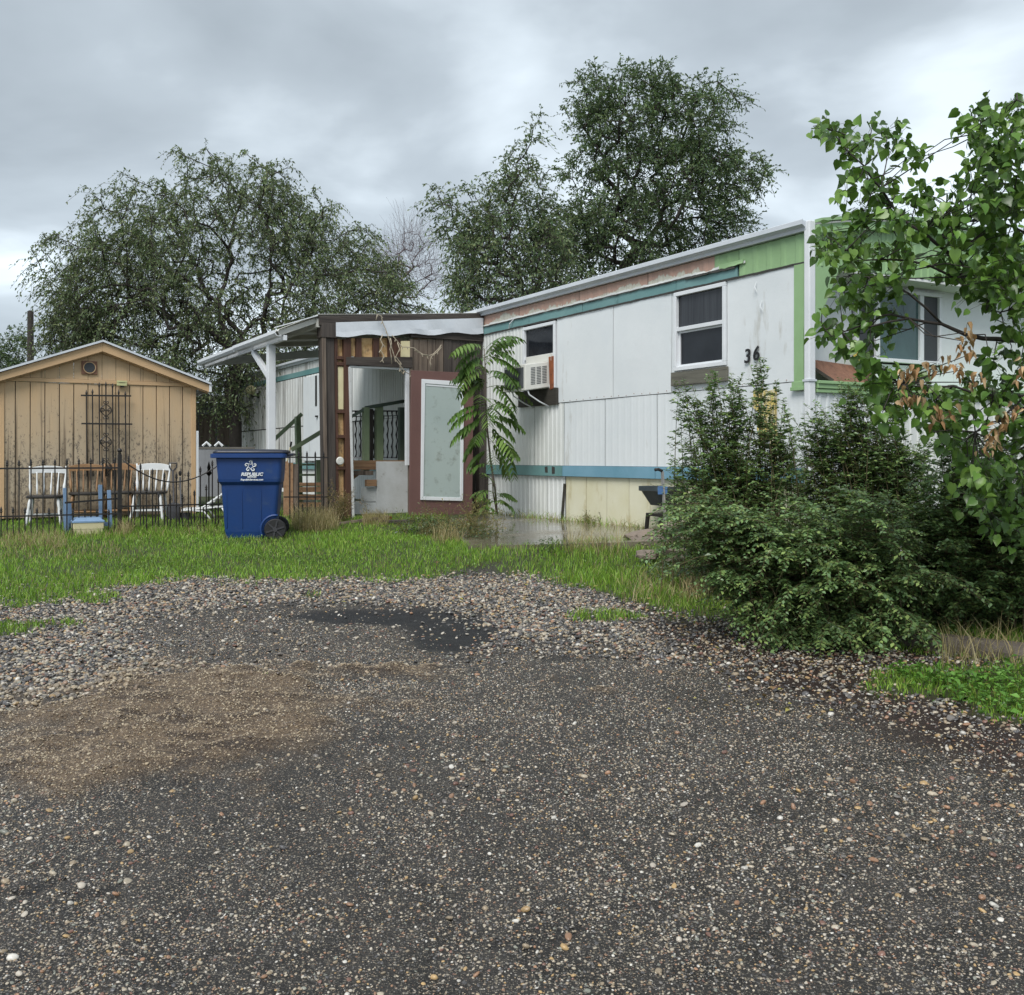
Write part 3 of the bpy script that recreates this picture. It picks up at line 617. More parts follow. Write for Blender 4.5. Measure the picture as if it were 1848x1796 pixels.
make_tree('elm_tree', 'small dark tree at the far edge beside the wooden pole', 20, 42.0,
    [(10,640,40,30),(30,610,25,18),(-30,650,60,40),(25,670,40,25),(-90,620,60,60),(60,680,40,25)], 1.6, 320, GDARK, leaf=0.11, twigs=5, per=8, tlen=0.6, seed=14)
for i, (px, Y, r_, lab) in enumerate([(-260, 60, 90, 'rounded green tree standing farthest off to the side'), (2150, 42, 110, 'green tree beyond the far end of the green fronted home'), (560, 52, 90, 'distant green tree behind the bare shrub'), (-700, 48, 120, 'wide low tree far beyond the shed'), (-1150, 44, 110, 'dark bushy tree beyond the outer fence'), (-480, 70, 80, 'small far tree between two larger ones')]):
    make_tree('far_tree', lab, px, Y, [(px,700,r_,r_*0.7),(px+40,660,r_*.6,r_*.5),(px-50,680,r_*.6,r_*.5)], 3, 420, GDARK, leaf=0.16, twigs=5, per=7, tlen=0.7, seed=20+i)
pole = MB(); b = G(55, 34); pole.tube([(0,0,0), (0,0,P(55,562,34).z-b.z)], [0.13, 0.10], 10)
t = empty('utility_pole', b); tag(t, 'plain dark wooden utility pole behind the shed roof', 'pole'); pole.build('pole', M['bark'], t); MB().box(-.06,.06,-.02,.02,0,.03).build('cap', M['dark_grey'], t, loc=(0,0,P(55,562,34).z-b.z))

# ------------------------------------------------------------------ the mobile home
HC = Vector((2.885, 9.92, SLAB)); DW = Vector((-0.488, 0.873, 0)); NW = Vector((-0.873, -0.488, 0)); RZ = math.atan2(0.873, -0.488)
def yw(px): return 8.43/(0.559+(px-CX)/FPX)                    # depth of the long wall under column px
def uw(px): return (yw(px)-9.92)*1.1457                        # distance along the wall
def zw(py, px): return CAMZ+(HY-py)*yw(px)/FPX-SLAB             # height above the home's ground for a wall point
ZR = CAMZ-SLAB                                                  # local height of the eye line
home = empty('mobile_home', HC, RZ); tag(home, 'long white mobile home with teal bands, pink peeling eave and green front', 'mobile home')
U_END = 22.0; WID = 3.75
def ribbed(name, mat, u0, u1, z0, z1, v=0.0, pitch=0.105, dep=0.010, parent=home, warp=0.0, tk=0.02, flat=0.55):
    """ribbed sheet on the long wall (normal +v)"""
    m = MB(); us = [u0]; vs = [0.0]; u = u0
    n = max(1, round(abs(u1-u0)/pitch)); st = (u1-u0)/n
    prof = []
    for k in range(n):
        a = u0+k*st
        prof += [(a, 0), (a+st*flat, 0), (a+st*(flat+0.12), dep), (a+st*0.88, dep)]
    prof.append((u1, 0)); nz = 4; zs = [z0+(z1-z0)*i/nz for i in range(nz+1)]
    i0 = 0
    for zi in zs:
        for (a, d) in prof: m.v.append((a, v+d+warp*mnoise.noise(Vector((a*0.9, zi*1.2, 3.1))), zi))
    w = len(prof)
    for r in range(nz):
        for k in range(w-1): m.f.append((r*w+k, r*w+k+1, (r+1)*w+k+1, (r+1)*w+k)); m.m.append(0)
    return m.build(name, mat, parent)
def panel(name, mat, u0, u1, z0, z1, v=0.0, tk=0.012, parent=home, bevel=0.002, nseg=10, warp=0.006):
    """flat sheet with a slight buckle"""
    m = MB(); nu, nz = max(2, int(abs(u1-u0)/0.18)), max(2, int((z1-z0)/0.2)); 
    for j in range(nz+1):
        for i in range(nu+1):
            a = u0+(u1-u0)*i/nu; z = z0+(z1-z0)*j/nz; m.v.append((a, v+warp*(0.5+mnoise.noise(Vector((a*1.7, z*1.7, u0)))), z))
    for j in range(nz):
        for i in range(nu): m.f.append((j*(nu+1)+i, j*(nu+1)+i+1, (j+1)*(nu+1)+i+1, (j+1)*(nu+1)+i)); m.m.append(0)
    n0 = len(m.v)
    # thickness at the borders
    m.box(u0, u1, v-tk, v-0.002, z0, z1)
    return m.build(name, mat, parent, smooth=False)
Z_G0, Z_SK, Z_B1, Z_SEAM, Z_PT, Z_T1, Z_GU, Z_TOP = -0.32, ZR-0.235, ZR-0.095, ZR+0.757, ZR+1.905, ZR+2.035, ZR+2.20, ZR+2.31
# core walls (dark backing shows in the seams)
MB().box(0.36, U_END-0.03, -WID+0.02, -0.055, -0.3, Z_TOP-0.06).build('wall_core', M['seam_dark'], home)
g = 0.004
U1, U2, U3, U4, U5 = uw(1018), uw(1213), uw(1313), uw(1435), uw(1170)
# skirt: cream boards near, white ribbed sheets farther along
bpx = [1462, 1400, 1345, 1295, 1250, 1208, 1170, 1132, 1092, 1055, 1018]
for a, b in zip(bpx[:-1], bpx[1:]): panel('skirt_board', M['cream_skirt'], uw(a)+g, uw(b)-g, Z_G0, Z_SK-g, v=-0.03, warp=0.004)
us = [U1+0.01, uw(985), uw(950), uw(920), 6.9, 8.2, 9.6, 11, 12.5, 14, 15.5, 17, 18.5, 20, 22]
for a, b in zip(us[:-1], us[1:]): ribbed('skirt_panel', M['white_ribbed'], a+g, b-g, Z_G0, Z_SK-g, v=-0.03, pitch=0.11)
# lower wall, ribbed where the old sheets show
lows = [0.02, 1.25, 2.42, 3.5, U1, uw(965), 6.9, 8.3, 9.7, 11.1]
for k, (a, b) in enumerate(zip(lows[:-1], lows[1:])):
    if k < 4: ribbed('lower_panel', M['white_panel'], a+g, b-g, Z_B1+0.003, Z_SEAM-g, v=0.0, pitch=0.13, dep=0.0016, warp=0.008)
    else: ribbed('lower_panel', M['white_ribbed'], a+g, b-g, Z_B1+0.003, Z_SEAM-g, v=0.0, pitch=0.105, dep=0.008)
far = [11.1, 12.6, 14.0, 15.6, 17.2, 18.6, 19.6, 20.5, 22.0]
for a, b in zip(far[:-1], far[1:]):
    ribbed('lower_panel', M['white_stained'], a+0.012, b-0.012, Z_B1+0.003, Z_SEAM-0.015, pitch=0.21, dep=0.01)
    ribbed('upper_panel', M['white_stained'] if a > 15 else M['white_ribbed'], a+0.012, b-0.012, Z_SEAM+0.01, Z_PT-g, pitch=0.21, dep=0.01)
# upper wall with the two window openings left between panels
W1 = (uw(1005), uw(946)); W2 = (uw(1313), uw(1219))            # (near u, far u)
W1z = (ZR+1.0, ZR+1.895); W2z = (ZR+1.0, ZR+1.905)
def around(win, wz, u0, u1, mat, rib, nm='upper_panel'):
    f = ribbed if rib else panel; kw = dict(pitch=0.105, dep=0.008) if rib else {}
    if win[0]-u0 > 0.03: f(nm, mat, u0+g, win[0]-g, Z_SEAM+g, Z_PT-g, **kw)
    f(nm, mat, win[0], win[1], Z_SEAM+g, wz[0], **kw)
    if Z_PT-wz[1] > 0.03: f(nm, mat, win[0], win[1], wz[1], Z_PT-g, **kw)
    f(nm, mat, win[1]+g, u1-g, Z_SEAM+g, Z_PT-g, **kw)
panel('upper_panel', M['white_panel'], 0.02, W2[0]-g, Z_SEAM+g, Z_PT-g, warp=0.010)
around((W2[0], W2[1]), W2z, W2[0], W2[1]+0.06, M['white_panel'], False)
um = (W2[1]+0.06+U1)/2
panel('upper_panel', M['white_panel'], W2[1]+0.06+g, um-g, Z_SEAM+g, Z_PT-g, v=0.004, warp=0.006)
panel('upper_panel', M['white_panel'], um+g, W1[0]-0.02, Z_SEAM+g, Z_PT-g, v=0.004, warp=0.006)
around(W1, W1z, W1[0]-0.02, 6.9, M['white_ribbed'], True)
for a, b in ((6.9, 8.3), (8.3, 9.7), (9.7, 11.1)): ribbed('upper_panel', M['white_ribbed'], a+g, b-g, Z_SEAM+g, Z_PT-g)
# teal / blue lower band in lengths
bl = [0.02, 2.44, 4.5, 6.9, 9.4, 12, 15, 18.5, 22]
for k, (a, b) in enumerate(zip(bl[:-1], bl[1:])): panel('lower_band', M['blue_band'] if k < 2 else M['teal'], a+g, b-g, Z_SK, Z_B1, v=0.012, warp=0.004)
MB().box(uw(1003), uw(998), 0.016, 0.022, ZR-0.20, ZR-0.11, 0.006).build('hole', M['seam_dark'], home); MB().box(uw(990), uw(986), 0.016, 0.022, ZR-0.19, ZR-0.11, 0.008).build('hole', M['seam_dark'], home)
# upper teal band: lengths with ragged lower edge, starts beyond the green part
UG0 = uw(1333); UGP = uw(1290)
def ragged(name, mat, u0, u1, z0, z1, v, rag_lo=0.0, rag_hi=0.0, step=0.03, curl=0.0, parent=home):
    m = MB(); n = int(abs(u1-u0)/step)+1; rows = []
    for i in range(n+1):
        a = u0+(u1-u0)*i/n; q = mnoise.noise(Vector((a*6, 0, z0)))+0.6*mnoise.noise(Vector((a*21, 4, z0)))
        q2 = mnoise.noise(Vector((a*5, 9, z1)))+0.6*mnoise.noise(Vector((a*19, 14, z1)))
        c = curl*max(0, mnoise.noise(Vector((a*2.2, 31, z0)))+0.15)
        lo = z0+rag_lo*q; hi = z1+rag_hi*q2
        rows.append([(a, v+c, lo), (a, v+c*0.3, (lo+hi)/2), (a, v, hi), (a, v-0.003, hi), (a, v-0.003, lo)])
    for r in rows: m.v += r
    for i in range(n):
        for k in range(4): m.f.append((i*5+k, i*5+k+1, (i+1)*5+k+1, (i+1)*5+k)); m.m.append(0)
    return m.build(name, mat, parent)
tb = [UG0, 2.05, 4.0, uw(920), 6.95, 9.4, 11.9, 14.5, 17, 19.5, 22]
for a, b in zip(tb[:-1], tb[1:]):
    panel('teal_band', M['teal'], a+g, b-g, Z_PT+0.012, Z_T1, v=0.010, warp=0.004)
ragged('torn_edge', M['seam_dark'], UG0, 7, Z_PT-0.004, Z_PT+0.016, 0.020, 0.006, 0.006)
ragged('torn_edge', M['foam_board'] if False else M['white_ribbed'], UG0-0.12, 7, Z_T1+0.004, Z_T1+0.030, 0.018, 0.012, 0.026, curl=0.02)
ragged('torn_edge', M['seam_dark'], UG0, 7, Z_T1-0.008, Z_T1+0.006, 0.026, 0.006, 0.006, curl=0.01)
ragged('torn_edge', M['seam_dark'], uw(1330), uw(1240), Z_T1-0.022, Z_T1-0.006, 0.030, 0.012, 0.006, curl=0.02)
pk = [UGP, 2.6, 4.1, 5.7, 6.95, 9.5, 12.5, 15.5, 18.5, 22]
for a, b in zip(pk[:-1], pk[1:]): ribbed('eave_strip', M['pink_peel'] if b < 12 else M['white_stained'], a+g, b-g, Z_T1, Z_GU, pitch=0.21, dep=0.006)
ribbed('eave_strip', M['green_paint'], UG0-0.01, UGP-g, Z_T1+0.02, Z_GU, v=0.006, pitch=0.21, dep=0.006)
ribbed('eave_strip', M['green_paint'], 0.0, UG0-0.012, Z_PT+0.012, Z_GU, v=0.004, pitch=0.21, dep=0.006)
ragged('torn_edge', M['seam_dark'], 0.0, UG0, Z_PT-0.008, Z_PT+0.014, 0.016, 0.004, 0.004)
ragged('green_flap', M['green_paint'], UG0-0.10, UG0+0.28, Z_T1+0.005, Z_T1+0.05, 0.026, 0.02, 0.01, curl=0.05)
panel('green_corner_strip', M['green_paint'], 0.045, U4, Z_SEAM-0.03, Z_PT-g, v=0.016, warp=0.002)
MB().box(0.04, U4+0.02, 0.018, 0.05, Z_SEAM-0.09, Z_SEAM-0.055).box(0.04, U4+0.01, 0.018, 0.04, Z_SEAM-0.055, Z_SEAM-0.005).build('corner_cap', M['green_paint'], home, bevel=0.003)
m = MB(); m.poly([(0.05, 0.032, Z_SEAM-0.02), (U4-0.03, 0.032, Z_SEAM-0.02), (0.05, 0.040, Z_SEAM+0.55)]); m.poly([(0.05, 0.030, Z_SEAM-0.02), (0.05, 0.030, Z_SEAM+0.55), (U4-0.03, 0.030, Z_SEAM-0.02)]); m.build('loose_fold', M['green_paint'], home)
# gutter in lengths and downspout
gl_ = [0.0, 3.1, 6.2, 9.3, 12.4, 15.5, 18.6, 22.0]
for a, b in zip(gl_[:-1], gl_[1:]):
    prof = [(0.0, Z_GU+0.005), (0.055, Z_GU+0.005), (0.062, Z_GU+0.035), (0.090, Z_GU+0.055), (0.105, Z_GU+0.062), (0.105, Z_TOP-0.005), (0.095, Z_TOP+0.002), (0.09, Z_TOP-0.012), (0.0, Z_TOP-0.018)]
    m = MB(); m.loft([[(u, q[0], q[1]) for q in prof] for u in (a+0.002, b-0.002)]); m.build('gutter', M['gutter'], home)
m = MB(); m.box(-0.045, 0.03, -0.03, 0.055, Z_G0+0.25, Z_TOP-0.01); o = m.build('downspout', M['trim_white'], home, bevel=0.012)
MB().box(-0.055, 0.04, -0.035, 0.062, Z_SEAM-0.01, Z_SEAM+0.01).build('pipe_strap', M['gutter'], home)
# roof: gently arched sheet in lengths
def roof_z(w): return Z_TOP+0.0+0.20*(1-(2*w/WID-1)**2)*0.9
for a, b in zip(gl_[:-1], gl_[1:]):
    m = MB(); ws = [0.0, 0.15, 0.5, 1.0, 1.5, 1.9, 2.4, 2.9, 3.3, 3.6, WID]
    m.loft([[(u, -w, roof_z(w)-0.01) for w in ws]+[(u, -w, roof_z(w)-0.05) for w in reversed(ws)] for u in (a+0.002, b-0.002)]); m.build('roof_sheet', M['roof_metal'], home)
# far end and back wall
panel('back_wall', M['white_ribbed'], 0.0, U_END, 0, Z_GU, v=-WID, warp=0)
MB().box(U_END-0.02, U_END, -WID, 0, 0, Z_TOP-0.03).build('end_wall', M['white_stained'], home)
# windows
def window(u0, u1, z0, z1, split, parent=home, upper='glass_curtain', lower='glass_dark', v=0.012, open_low=False):
    fw = 0.045; m = MB(); z1 -= 0.012
    m.box(u0, u1, v-0.05, v+0.022, z0, z0+fw).box(u0, u1, v-0.05, v+0.022, z1-fw, z1).box(u0, u0+fw, v-0.05, v+0.022, z0+fw, z1-fw).box(u1-fw, u1, v-0.05, v+0.022, z0+fw, z1-fw)
    w = m.build('window', M['trim_white'], parent, bevel=0.004)
    MB().box(u0+fw, u1-fw, v-0.035, v+0.012, split-0.022, split+0.022).build('rail', M['trim_white'], w, bevel=0.003)
    s = MB(); i0, i1, j0, j1 = u0+fw+.002, u1-fw-.002, z0+fw+.002, split-0.023; t_ = 0.022
    s.box(i0, i1, v-0.045, v-0.02, j0, j0+t_).box(i0, i1, v-0.045, v-0.02, j1-t_, j1).box(i0, i0+t_, v-0.045, v-0.02, j0+t_, j1-t_).box(i1-t_, i1, v-0.045, v-0.02, j0+t_, j1-t_)
    s.build('sash', M['trim_white'], w)
    MB().box(i0+t_, i1-t_, v-0.042, v-0.034, j0+t_, j1-t_).build('pane', M[lower], w)
    MB().box(u0+fw, u1-fw, v-0.026, v-0.018, split+0.022, z1-fw).build('pane', M[upper], w)
    return w
window(W2[0]+.006, W2[1]-.006, W2z[0], W2z[1], ZR+1.47)
window(W1[0]+.006, W1[1]-.006, W1z[0]-0.03, W1z[1], ZR+1.43, upper='glass_dark')
MB().box(W2[0]-0.03, W2[1]+0.03, 0.012, 0.045, ZR+0.83, ZR+0.985).build('window_board', M['weathered_board'], home, bevel=0.003)
MB().box(W1[0]-0.06, W1[1]+0.10, 0.012, 0.045, ZR+0.74, ZR+0.965).build('window_board', M['black_board'], home, bevel=0.003)
MB().box(W1[0]+0.02, W1[0]+0.12, 0.02, 0.05, ZR+0.95, ZR+1.40, 0.012).build('foam_filler', M['rust'], home, bevel=0.01)
# small bent sliver of trim, dark drip stain strip at the skirt seam
m = MB(); m.tube([(uw(922), 0.03, Z_PT+0.01), (uw(925), 0.05, Z_PT+0.07), (uw(930), 0.02, Z_T1+0.01)], 0.008, 5); m.build('bent_clip', M['trim_white'], home)
m = MB(); m.hexa([(U1+0.05, -0.012, 0.0), (U1+0.09, -0.012, 0.0), (U1+0.09, 0.0, 0.0), (U1+0.05, 0.0, 0.0), (U1-0.02, -0.012, Z_SK-0.10), (U1+0.02, -0.012, Z_SK-0.10), (U1+0.02, 0.0, Z_SK-0.10), (U1-0.02, 0.0, Z_SK-0.10)]); m.build('seam_strip', M['black_board'], home)
# screws along the middle seam
sc0 = None
for k in range(40):
    u = 0.3+k*0.16
    if sc0 is None: sc0 = MB().box(0, 0.008, 0, 0.004, 0, 0.008).build('screw', M['rust'], home, loc=(u, 0.012, Z_SEAM+0.02))
    else: q = sc0.copy(); COL.objects.link(q); q.parent = home; q.location = (u, 0.012, Z_SEAM+0.02+random.uniform(-.01,.01))
# text as real geometry
def text_mesh(name, txt, size, mat, ext=0.002, shear=0.0, bold=0.0):
    cu = bpy.data.curves.new(name, 'FONT'); cu.body = txt; cu.size = size; cu.extrude = ext; cu.align_x = 'CENTER'; cu.shear = shear; cu.offset = bold; cu.resolution_u = 4
    tmp = bpy.data.objects.new(name, cu); COL.objects.link(tmp); dg = bpy.context.evaluated_depsgraph_get()
    me = bpy.data.meshes.new_from_object(tmp.evaluated_get(dg)); bpy.data.objects.remove(tmp); me.materials.clear(); me.materials.append(mat)
    o = bpy.data.objects.new(name, me); COL.objects.link(o); return o
for ch, px, py in (('3', 1351, 655), ('6', 1367, 650)):
    o = text_mesh('house_number', ch, 0.205, M['number_black'], 0.004, 0.12, 0.003); o.parent = home
    o.matrix_local = Matrix.Translation((uw(px), 0.022, zw(py, px))) @ Matrix(((-1,0,0,0),(0,0,1,0),(0,1,0,0),(0,0,0,1)))
# yellow painted patch on the lower wall
ys = [(1362,705),(1376,699),(1388,706),(1404,701),(1403,760),(1407,800),(1402,838),(1390,835),(1393,790),(1376,800),(1368,775),(1372,745),(1360,735)]
m = MB(); m.poly([(uw(a), 0.018, zw(b, a)) for a, b in ys]); m.poly([(uw(a), 0.014, zw(b, a)) for a, b in ys]); m.build('yellow_patch', M['yellow_paint'], home)
# peeled paint curls beside the number
for (px, py) in ((1378,553),(1368,519)):
    m = MB(); u, z = uw(px), zw(py, px); m.tube([(u, 0.022, z+0.06), (u+0.012, 0.035, z), (u-0.01, 0.026, z-0.05)], [0.003, 0.008, 0.002], 5); m.build('paint_curl', M['white_panel'], home)

# front of the home (normal -u): fascia, recess with window, sill, lower ribbed wall
def fsheet(name, mat, w0, w1, zlo, zhi, u=0.0, pitch=0.11, dep=0.010, top=None):
    m = MB(); n = max(1, round((w1-w0)/pitch)); st = (w1-w0)/n; prof = []
    for k in range(n):
        a = w0+k*st; prof += [(a, 0), (a+st*.55, 0), (a+st*.67, dep), (a+st*.88, dep)]
    prof.append((w1, 0)); zl = zlo if callable(zlo) else (lambda w: zlo); zh = top or (lambda w: zhi)
    for a, d in prof: m.v += [(u-d, -a, zl(a)), (u-d, -a, zh(a))]
    for k in range(len(prof)-1): m.f.append((2*k, 2*k+2, 2*k+3, 2*k+1)); m.m.append(0)
    return m.build(name, mat, home)
ftop = lambda w: roof_z(w)-0.10
ZF = ZR+1.87
for a, b in ((0.03, 0.95), (0.95, 1.9), (1.9, 2.85), (2.85, WID)): fsheet('fascia_panel', M['green_paint'], a+.003, b-.003, ZF, 0, u=-0.03, top=ftop)
ws = np.linspace(0.03, WID, 14)
for off, th, pr in ((0.10, 0.045, 0.075), (0.055, 0.055, 0.05), (0.0, 0.035, 0.09)):
    m = MB(); m.loft([[( -0.03, -w, roof_z(w)-off-th), (-0.03-pr, -w, roof_z(w)-off-th), (-0.03-pr, -w, roof_z(w)-off-0.004), (-0.03, -w, roof_z(w)-off-0.004)] for w in ws]); m.build('fascia_molding', M['green_paint'], home)
RU = 0.30                                                       # depth of the recess
MB().box(-0.03, RU, -WID, -0.03, ZF-0.03, ZF-0.004).build('soffit', M['white_ribbed'], home)
MB().box(RU-0.01, RU+0.02, -0.88, -0.02, Z_SEAM, ZF-0.03).build('recess_wall', M['white_panel'], home)
MB().box(RU-0.01, RU+0.02, -WID+.02, -2.25, Z_SEAM, ZF-0.03).build('recess_wall', M['white_panel'], home)
MB().box(RU-0.01, RU+0.02, -2.25, -0.88, Z_SEAM, ZR+1.0).build('recess_wall', M['white_panel'], home)
MB().box(RU-0.01, RU+0.02, -2.25, -0.88, ZR+1.80, ZF-0.03).build('recess_wall', M['white_panel'], home)
MB().box(0.0, RU+.05, -WID+.03, -0.06, Z_SEAM-.05, Z_SEAM-.035).build('recess_floor', M['green_paint'], home)
MB().box(-0.028, RU, -0.03, -0.015, Z_SEAM, ZF-0.03).build('cheek', M['white_panel'], home)
m = MB(); tri = [(-0.034, -0.03, ZF), (-0.034, -0.36, ZF), (-0.034, -0.04, ZF-0.62), (-0.034, -0.03, ZF-0.75)]
m.poly(tri); m.poly([(p[0]+0.01, p[1], p[2]) for p in reversed(tri)]); m.build('gusset', M['green_paint'], home)
MB().box(-0.07, RU, -WID, -0.05, Z_SEAM-0.03, Z_SEAM).box(-0.055, -0.01, -WID, -0.05, Z_SEAM-0.075, Z_SEAM-0.03).box(-0.045, -0.01, -WID, -0.05, Z_SEAM-0.115, Z_SEAM-0.08).build('sill_ledge', M['green_paint'], home, bevel=0.004)
for a, b in ((0.03, 1.0), (1.0, 2.0), (2.0, 2.9), (2.9, WID)): fsheet('front_panel', M['white_ribbed'] if a > 0.5 else M['white_panel'], a+.003, b-.003, Z_G0, Z_SEAM-0.11, u=-0.01)
# front window: screen | big light | screen
fw = MB(); A_, B_ = 0.90, 2.22; z0, z1 = ZR+1.02, ZR+1.80; c1, c2 = 1.22, 1.90; u = RU-0.02
for a, b in ((A_, A_+.04), (B_-.04, B_), (c1-.03, c1+.03), (c2-.03, c2+.03)): fw.box(u-0.04, u+0.02, -b, -a, z0+.04, z1-.04)
fw.box(u-0.04, u+0.02, -B_, -A_, z0, z0+.04).box(u-0.04, u+0.02, -B_, -A_, z1-.04, z1); fwo = fw.build('window', M['trim_white'], home, bevel=0.004)
MB().box(u-0.01, u, -(c1-.03), -(A_+.04), z0+.04, z1-.04).build('screen', M['screen_dark'], fwo)
MB().box(u-0.01, u, -(c2-.03), -(c1+.03), z0+.04, z1-.04).build('pane', M['glass_teal'], fwo)
MB().box(u-0.01, u, -(B_-.04), -(c2+.03), z0+.04, z1-.04).build('screen', M['screen_dark'], fwo)
# things lying in the recess
t = empty('rusty_panel', HC+DW*0.02-NW*0.33+Vector((0,0,Z_SEAM)), RZ); tag(t, 'rusty brown panel tipped over on the green sill of the front bay', 'panel')
m = MB(); m.hexa([(-0.02,-0.42,0.005),(-0.005,-0.42,0.0),(0.02,0.0,0.0),(0.0,0.0,0.005),(0.20,-0.50,0.20),(0.215,-0.50,0.19),(0.235,0.28,0.24),(0.22,0.28,0.25)]); m.build('sheet', M['rust_panel'], t)
MB().bar((0.0,0.0,0.01),(0.22,0.27,0.25),0.02,0.03).build('edge', M['black_board'], t)
t = empty('yellow_pad', HC+DW*0.1-NW*0.80+Vector((0,0,Z_SEAM+0.12)), RZ); tag(t, 'bright yellow notched piece leaning at the front bay window', 'pad')
m = MB(); m.hexa([(0,-.16,0),(.02,-.16,0),(.02,0.02,0),(0,0.02,0),(0.05,-.10,.22),(.07,-.10,.22),(.07,0.06,.26),(0.05,0.06,.26)]); m.build('sheet', M['yellow_plastic'], t); MB().box(-0.03, 0.10, -.18, .05, -0.12, -0.005).build('stand', M['rust_panel'], t)

# AC unit
ac = empty('air_conditioner', HC+DW*(W1[0]+0.14)+Vector((0,0,ZR+0.985)), RZ, 0); tag(ac, 'white window air conditioner tilted out of the window nearest the porch', 'air conditioner')
m = MB(); aw, ad, ah, tl = 0.60, 0.40, 0.36, -0.06
def acp(u, v, z): return (u, v+0.02, z+tl*v/ad)
m.hexa([acp(0,-.05,0), acp(aw,-.05,0), acp(aw,ad,0), acp(0,ad,0), acp(0,-.05,ah), acp(aw,-.05,ah), acp(aw,ad,ah), acp(0,ad,ah)]); m.build('case', M['ac_white'], ac, bevel=0.012)
m = MB(); m.hexa([acp(.04,ad,.04), acp(aw-.04,ad,.04), acp(aw-.04,ad+.006,.04), acp(.04,ad+.006,.04), acp(.04,ad,ah-.04), acp(aw-.04,ad,ah-.04), acp(aw-.04,ad+.006,ah-.04), acp(.04,ad+.006,ah-.04)]); m.build('rear_grille', M['ac_grille'], ac)
for k in range(11):
    z = 0.07+k*0.022
    for va in (0.06, 0.15, 0.24):
        m = MB(); m.hexa([acp(-.004,va,z), acp(0,va,z), acp(0,va+.07,z), acp(-.004,va+.07,z), acp(-.004,va,z+.010), acp(0,va,z+.010), acp(0,va+.07,z+.010), acp(-.004,va+.07,z+.010)]); m.build('vent_slot', M['ac_grille'], ac)
MB().box(-0.07, aw+0.02, 0.018, 0.05, ah, ah+0.10).build('filler_panel', M['ac_white'], ac)
for uu in (0.03, 0.46):
    m = MB(); m.tube([(uu, 0.36, -0.06), (uu, 0.34, -0.11), (uu, 0.18, -0.20), (uu-0.02, 0.03, -0.27)], 0.011, 6); m.build('bracket', M['trim_white'], ac, smooth=True)

# broken boards and rubbish at the porch foot
for k, (px, py, Y, rz, L_, mt, lab) in enumerate(((655,938,14.0,25,.7,'plank_grey','grey broken board lying across the porch threshold'),(712,940,13.9,-20,.5,'dark_wood','dark splintered board in the grass before the doorway'),(690,934,14.3,60,.35,'rust','short rusty strip lying behind the broken boards'),(900,938,14.6,10,.55,'dark_wood','dark board at the foot of the feathery leaved young tree'))):
    o = MB().hexa([(-L_/2,-.05,-.03),(L_/2,-.035,-.03),(L_/2+.04,.04,-.03),(-L_/2+.02,.05,-.03),(-L_/2,-.05,0),(L_/2,-.035,.02),(L_/2+.04,.04,.015),(-L_/2+.02,.05,0)]).build('broken_board', M[mt], None, bevel=.003)
    o.location = P(px, py, Y); o.rotation_euler = (R(8*(k%2)), R(-5+4*k), R(rz)); tag(o, lab, 'board', 'broken boards at the porch foot')
# concrete slab with rainwater
def slab():
    pts = [HC+DW*6.9-NW*0.04, HC+DW*2.0-NW*0.04, Vector((2.3, 10.7, 0)), Vector((0.9, 10.55, 0)), Vector((-0.45, 10.6, 0)), Vector((-0.75, 12.6, 0)), Vector((-0.95, 14.9, 0))]
    m = MB(); top = []
    for p in pts:
        dist = abs((p-HC).dot(NW)); top.append((p.x, p.y, 0.775-0.03*min(dist, 3)))
    m.poly(top); n = len(top); b = [(x, y, z-0.3) for x, y, z in top]; m.poly(b[::-1])
    for i in range(n): m.quadsheet(top[i], b[i], b[(i+1) % n], top[(i+1) % n])
    o = m.build('concrete_slab', M['concrete']); tag(o, 'wet concrete slab holding rainwater in front of the home', kind='structure')
slab()

# ------------------------------------------------------------------ porch front: rotted frame, beam, planks
PU = 6.85; ZP = -0.03
pb = HC+DW*PU
def pv(px):                                                     # outward distance v on the porch front plane under column px
    k = (px-CX)/FPX; return (k*pb.y-pb.x)/(NW.x-k*NW.y)
def pz(py, px): v = pv(px); return (HY-py)*(pb.y+NW.y*v)/FPX+ZR    # height above the home's ground
porch = empty('porch', pb, RZ); tag(porch, 'decayed timber porch front with open studs, rusty header and dark post', 'porch')
def pbox(name, mat, x0, x1, y0, y1, a0, a1, par=porch, jig=0.0, bev=0.004, xb=None):
    """piece spanning pixel columns x0..x1 and rows y0(top)..y1(bottom) of the porch front, thickness a0..a1 along u"""
    va, vb = pv(x0), pv(x1); vc, vd = (pv(xb[0]), pv(xb[1])) if xb else (va, vb); xm = (x0+x1)/2
    zt0, zt1, zb = pz(y0, x0), pz(y0, x1), pz(y1, xm); zb = max(zb, ZP)
    m = MB(); m.hexa([(a0,vd,zb),(a1,vd,zb),(a1,vc,zb),(a0,vc,zb),(a0,vb,zt1),(a1,vb,zt1),(a1,va,zt0),(a0,va,zt0)])
    return m.build(name, mat, par, bevel=bev)
pbox('corner_post', M['dark_wood'], 580, 602, 600, 945, -0.02, 0.14, xb=(585, 606))
pbox('corner_post', M['plank_grey'], 579, 586, 600, 945, -0.05, -0.022, xb=(585, 590))
pbox('post_cap', M['dark_wood'], 578, 606, 585, 610, -0.06, 0.16)
# top beam follows the roof slope
m = MB(); v0, v1 = pv(575), pv(872); za, zb = pz(572, 583)+0.0, pz(567, 868)
m.hexa([(-.05,v1,zb-.13),(.05,v1,zb-.13),(.05,v0,za-.13),(-.05,v0,za-.13),(-.05,v1,zb),(.05,v1,zb),(.05,v0,za),(-.05,v0,za)]); m.build('top_beam', M['dark_wood_x'], porch, bevel=0.006)
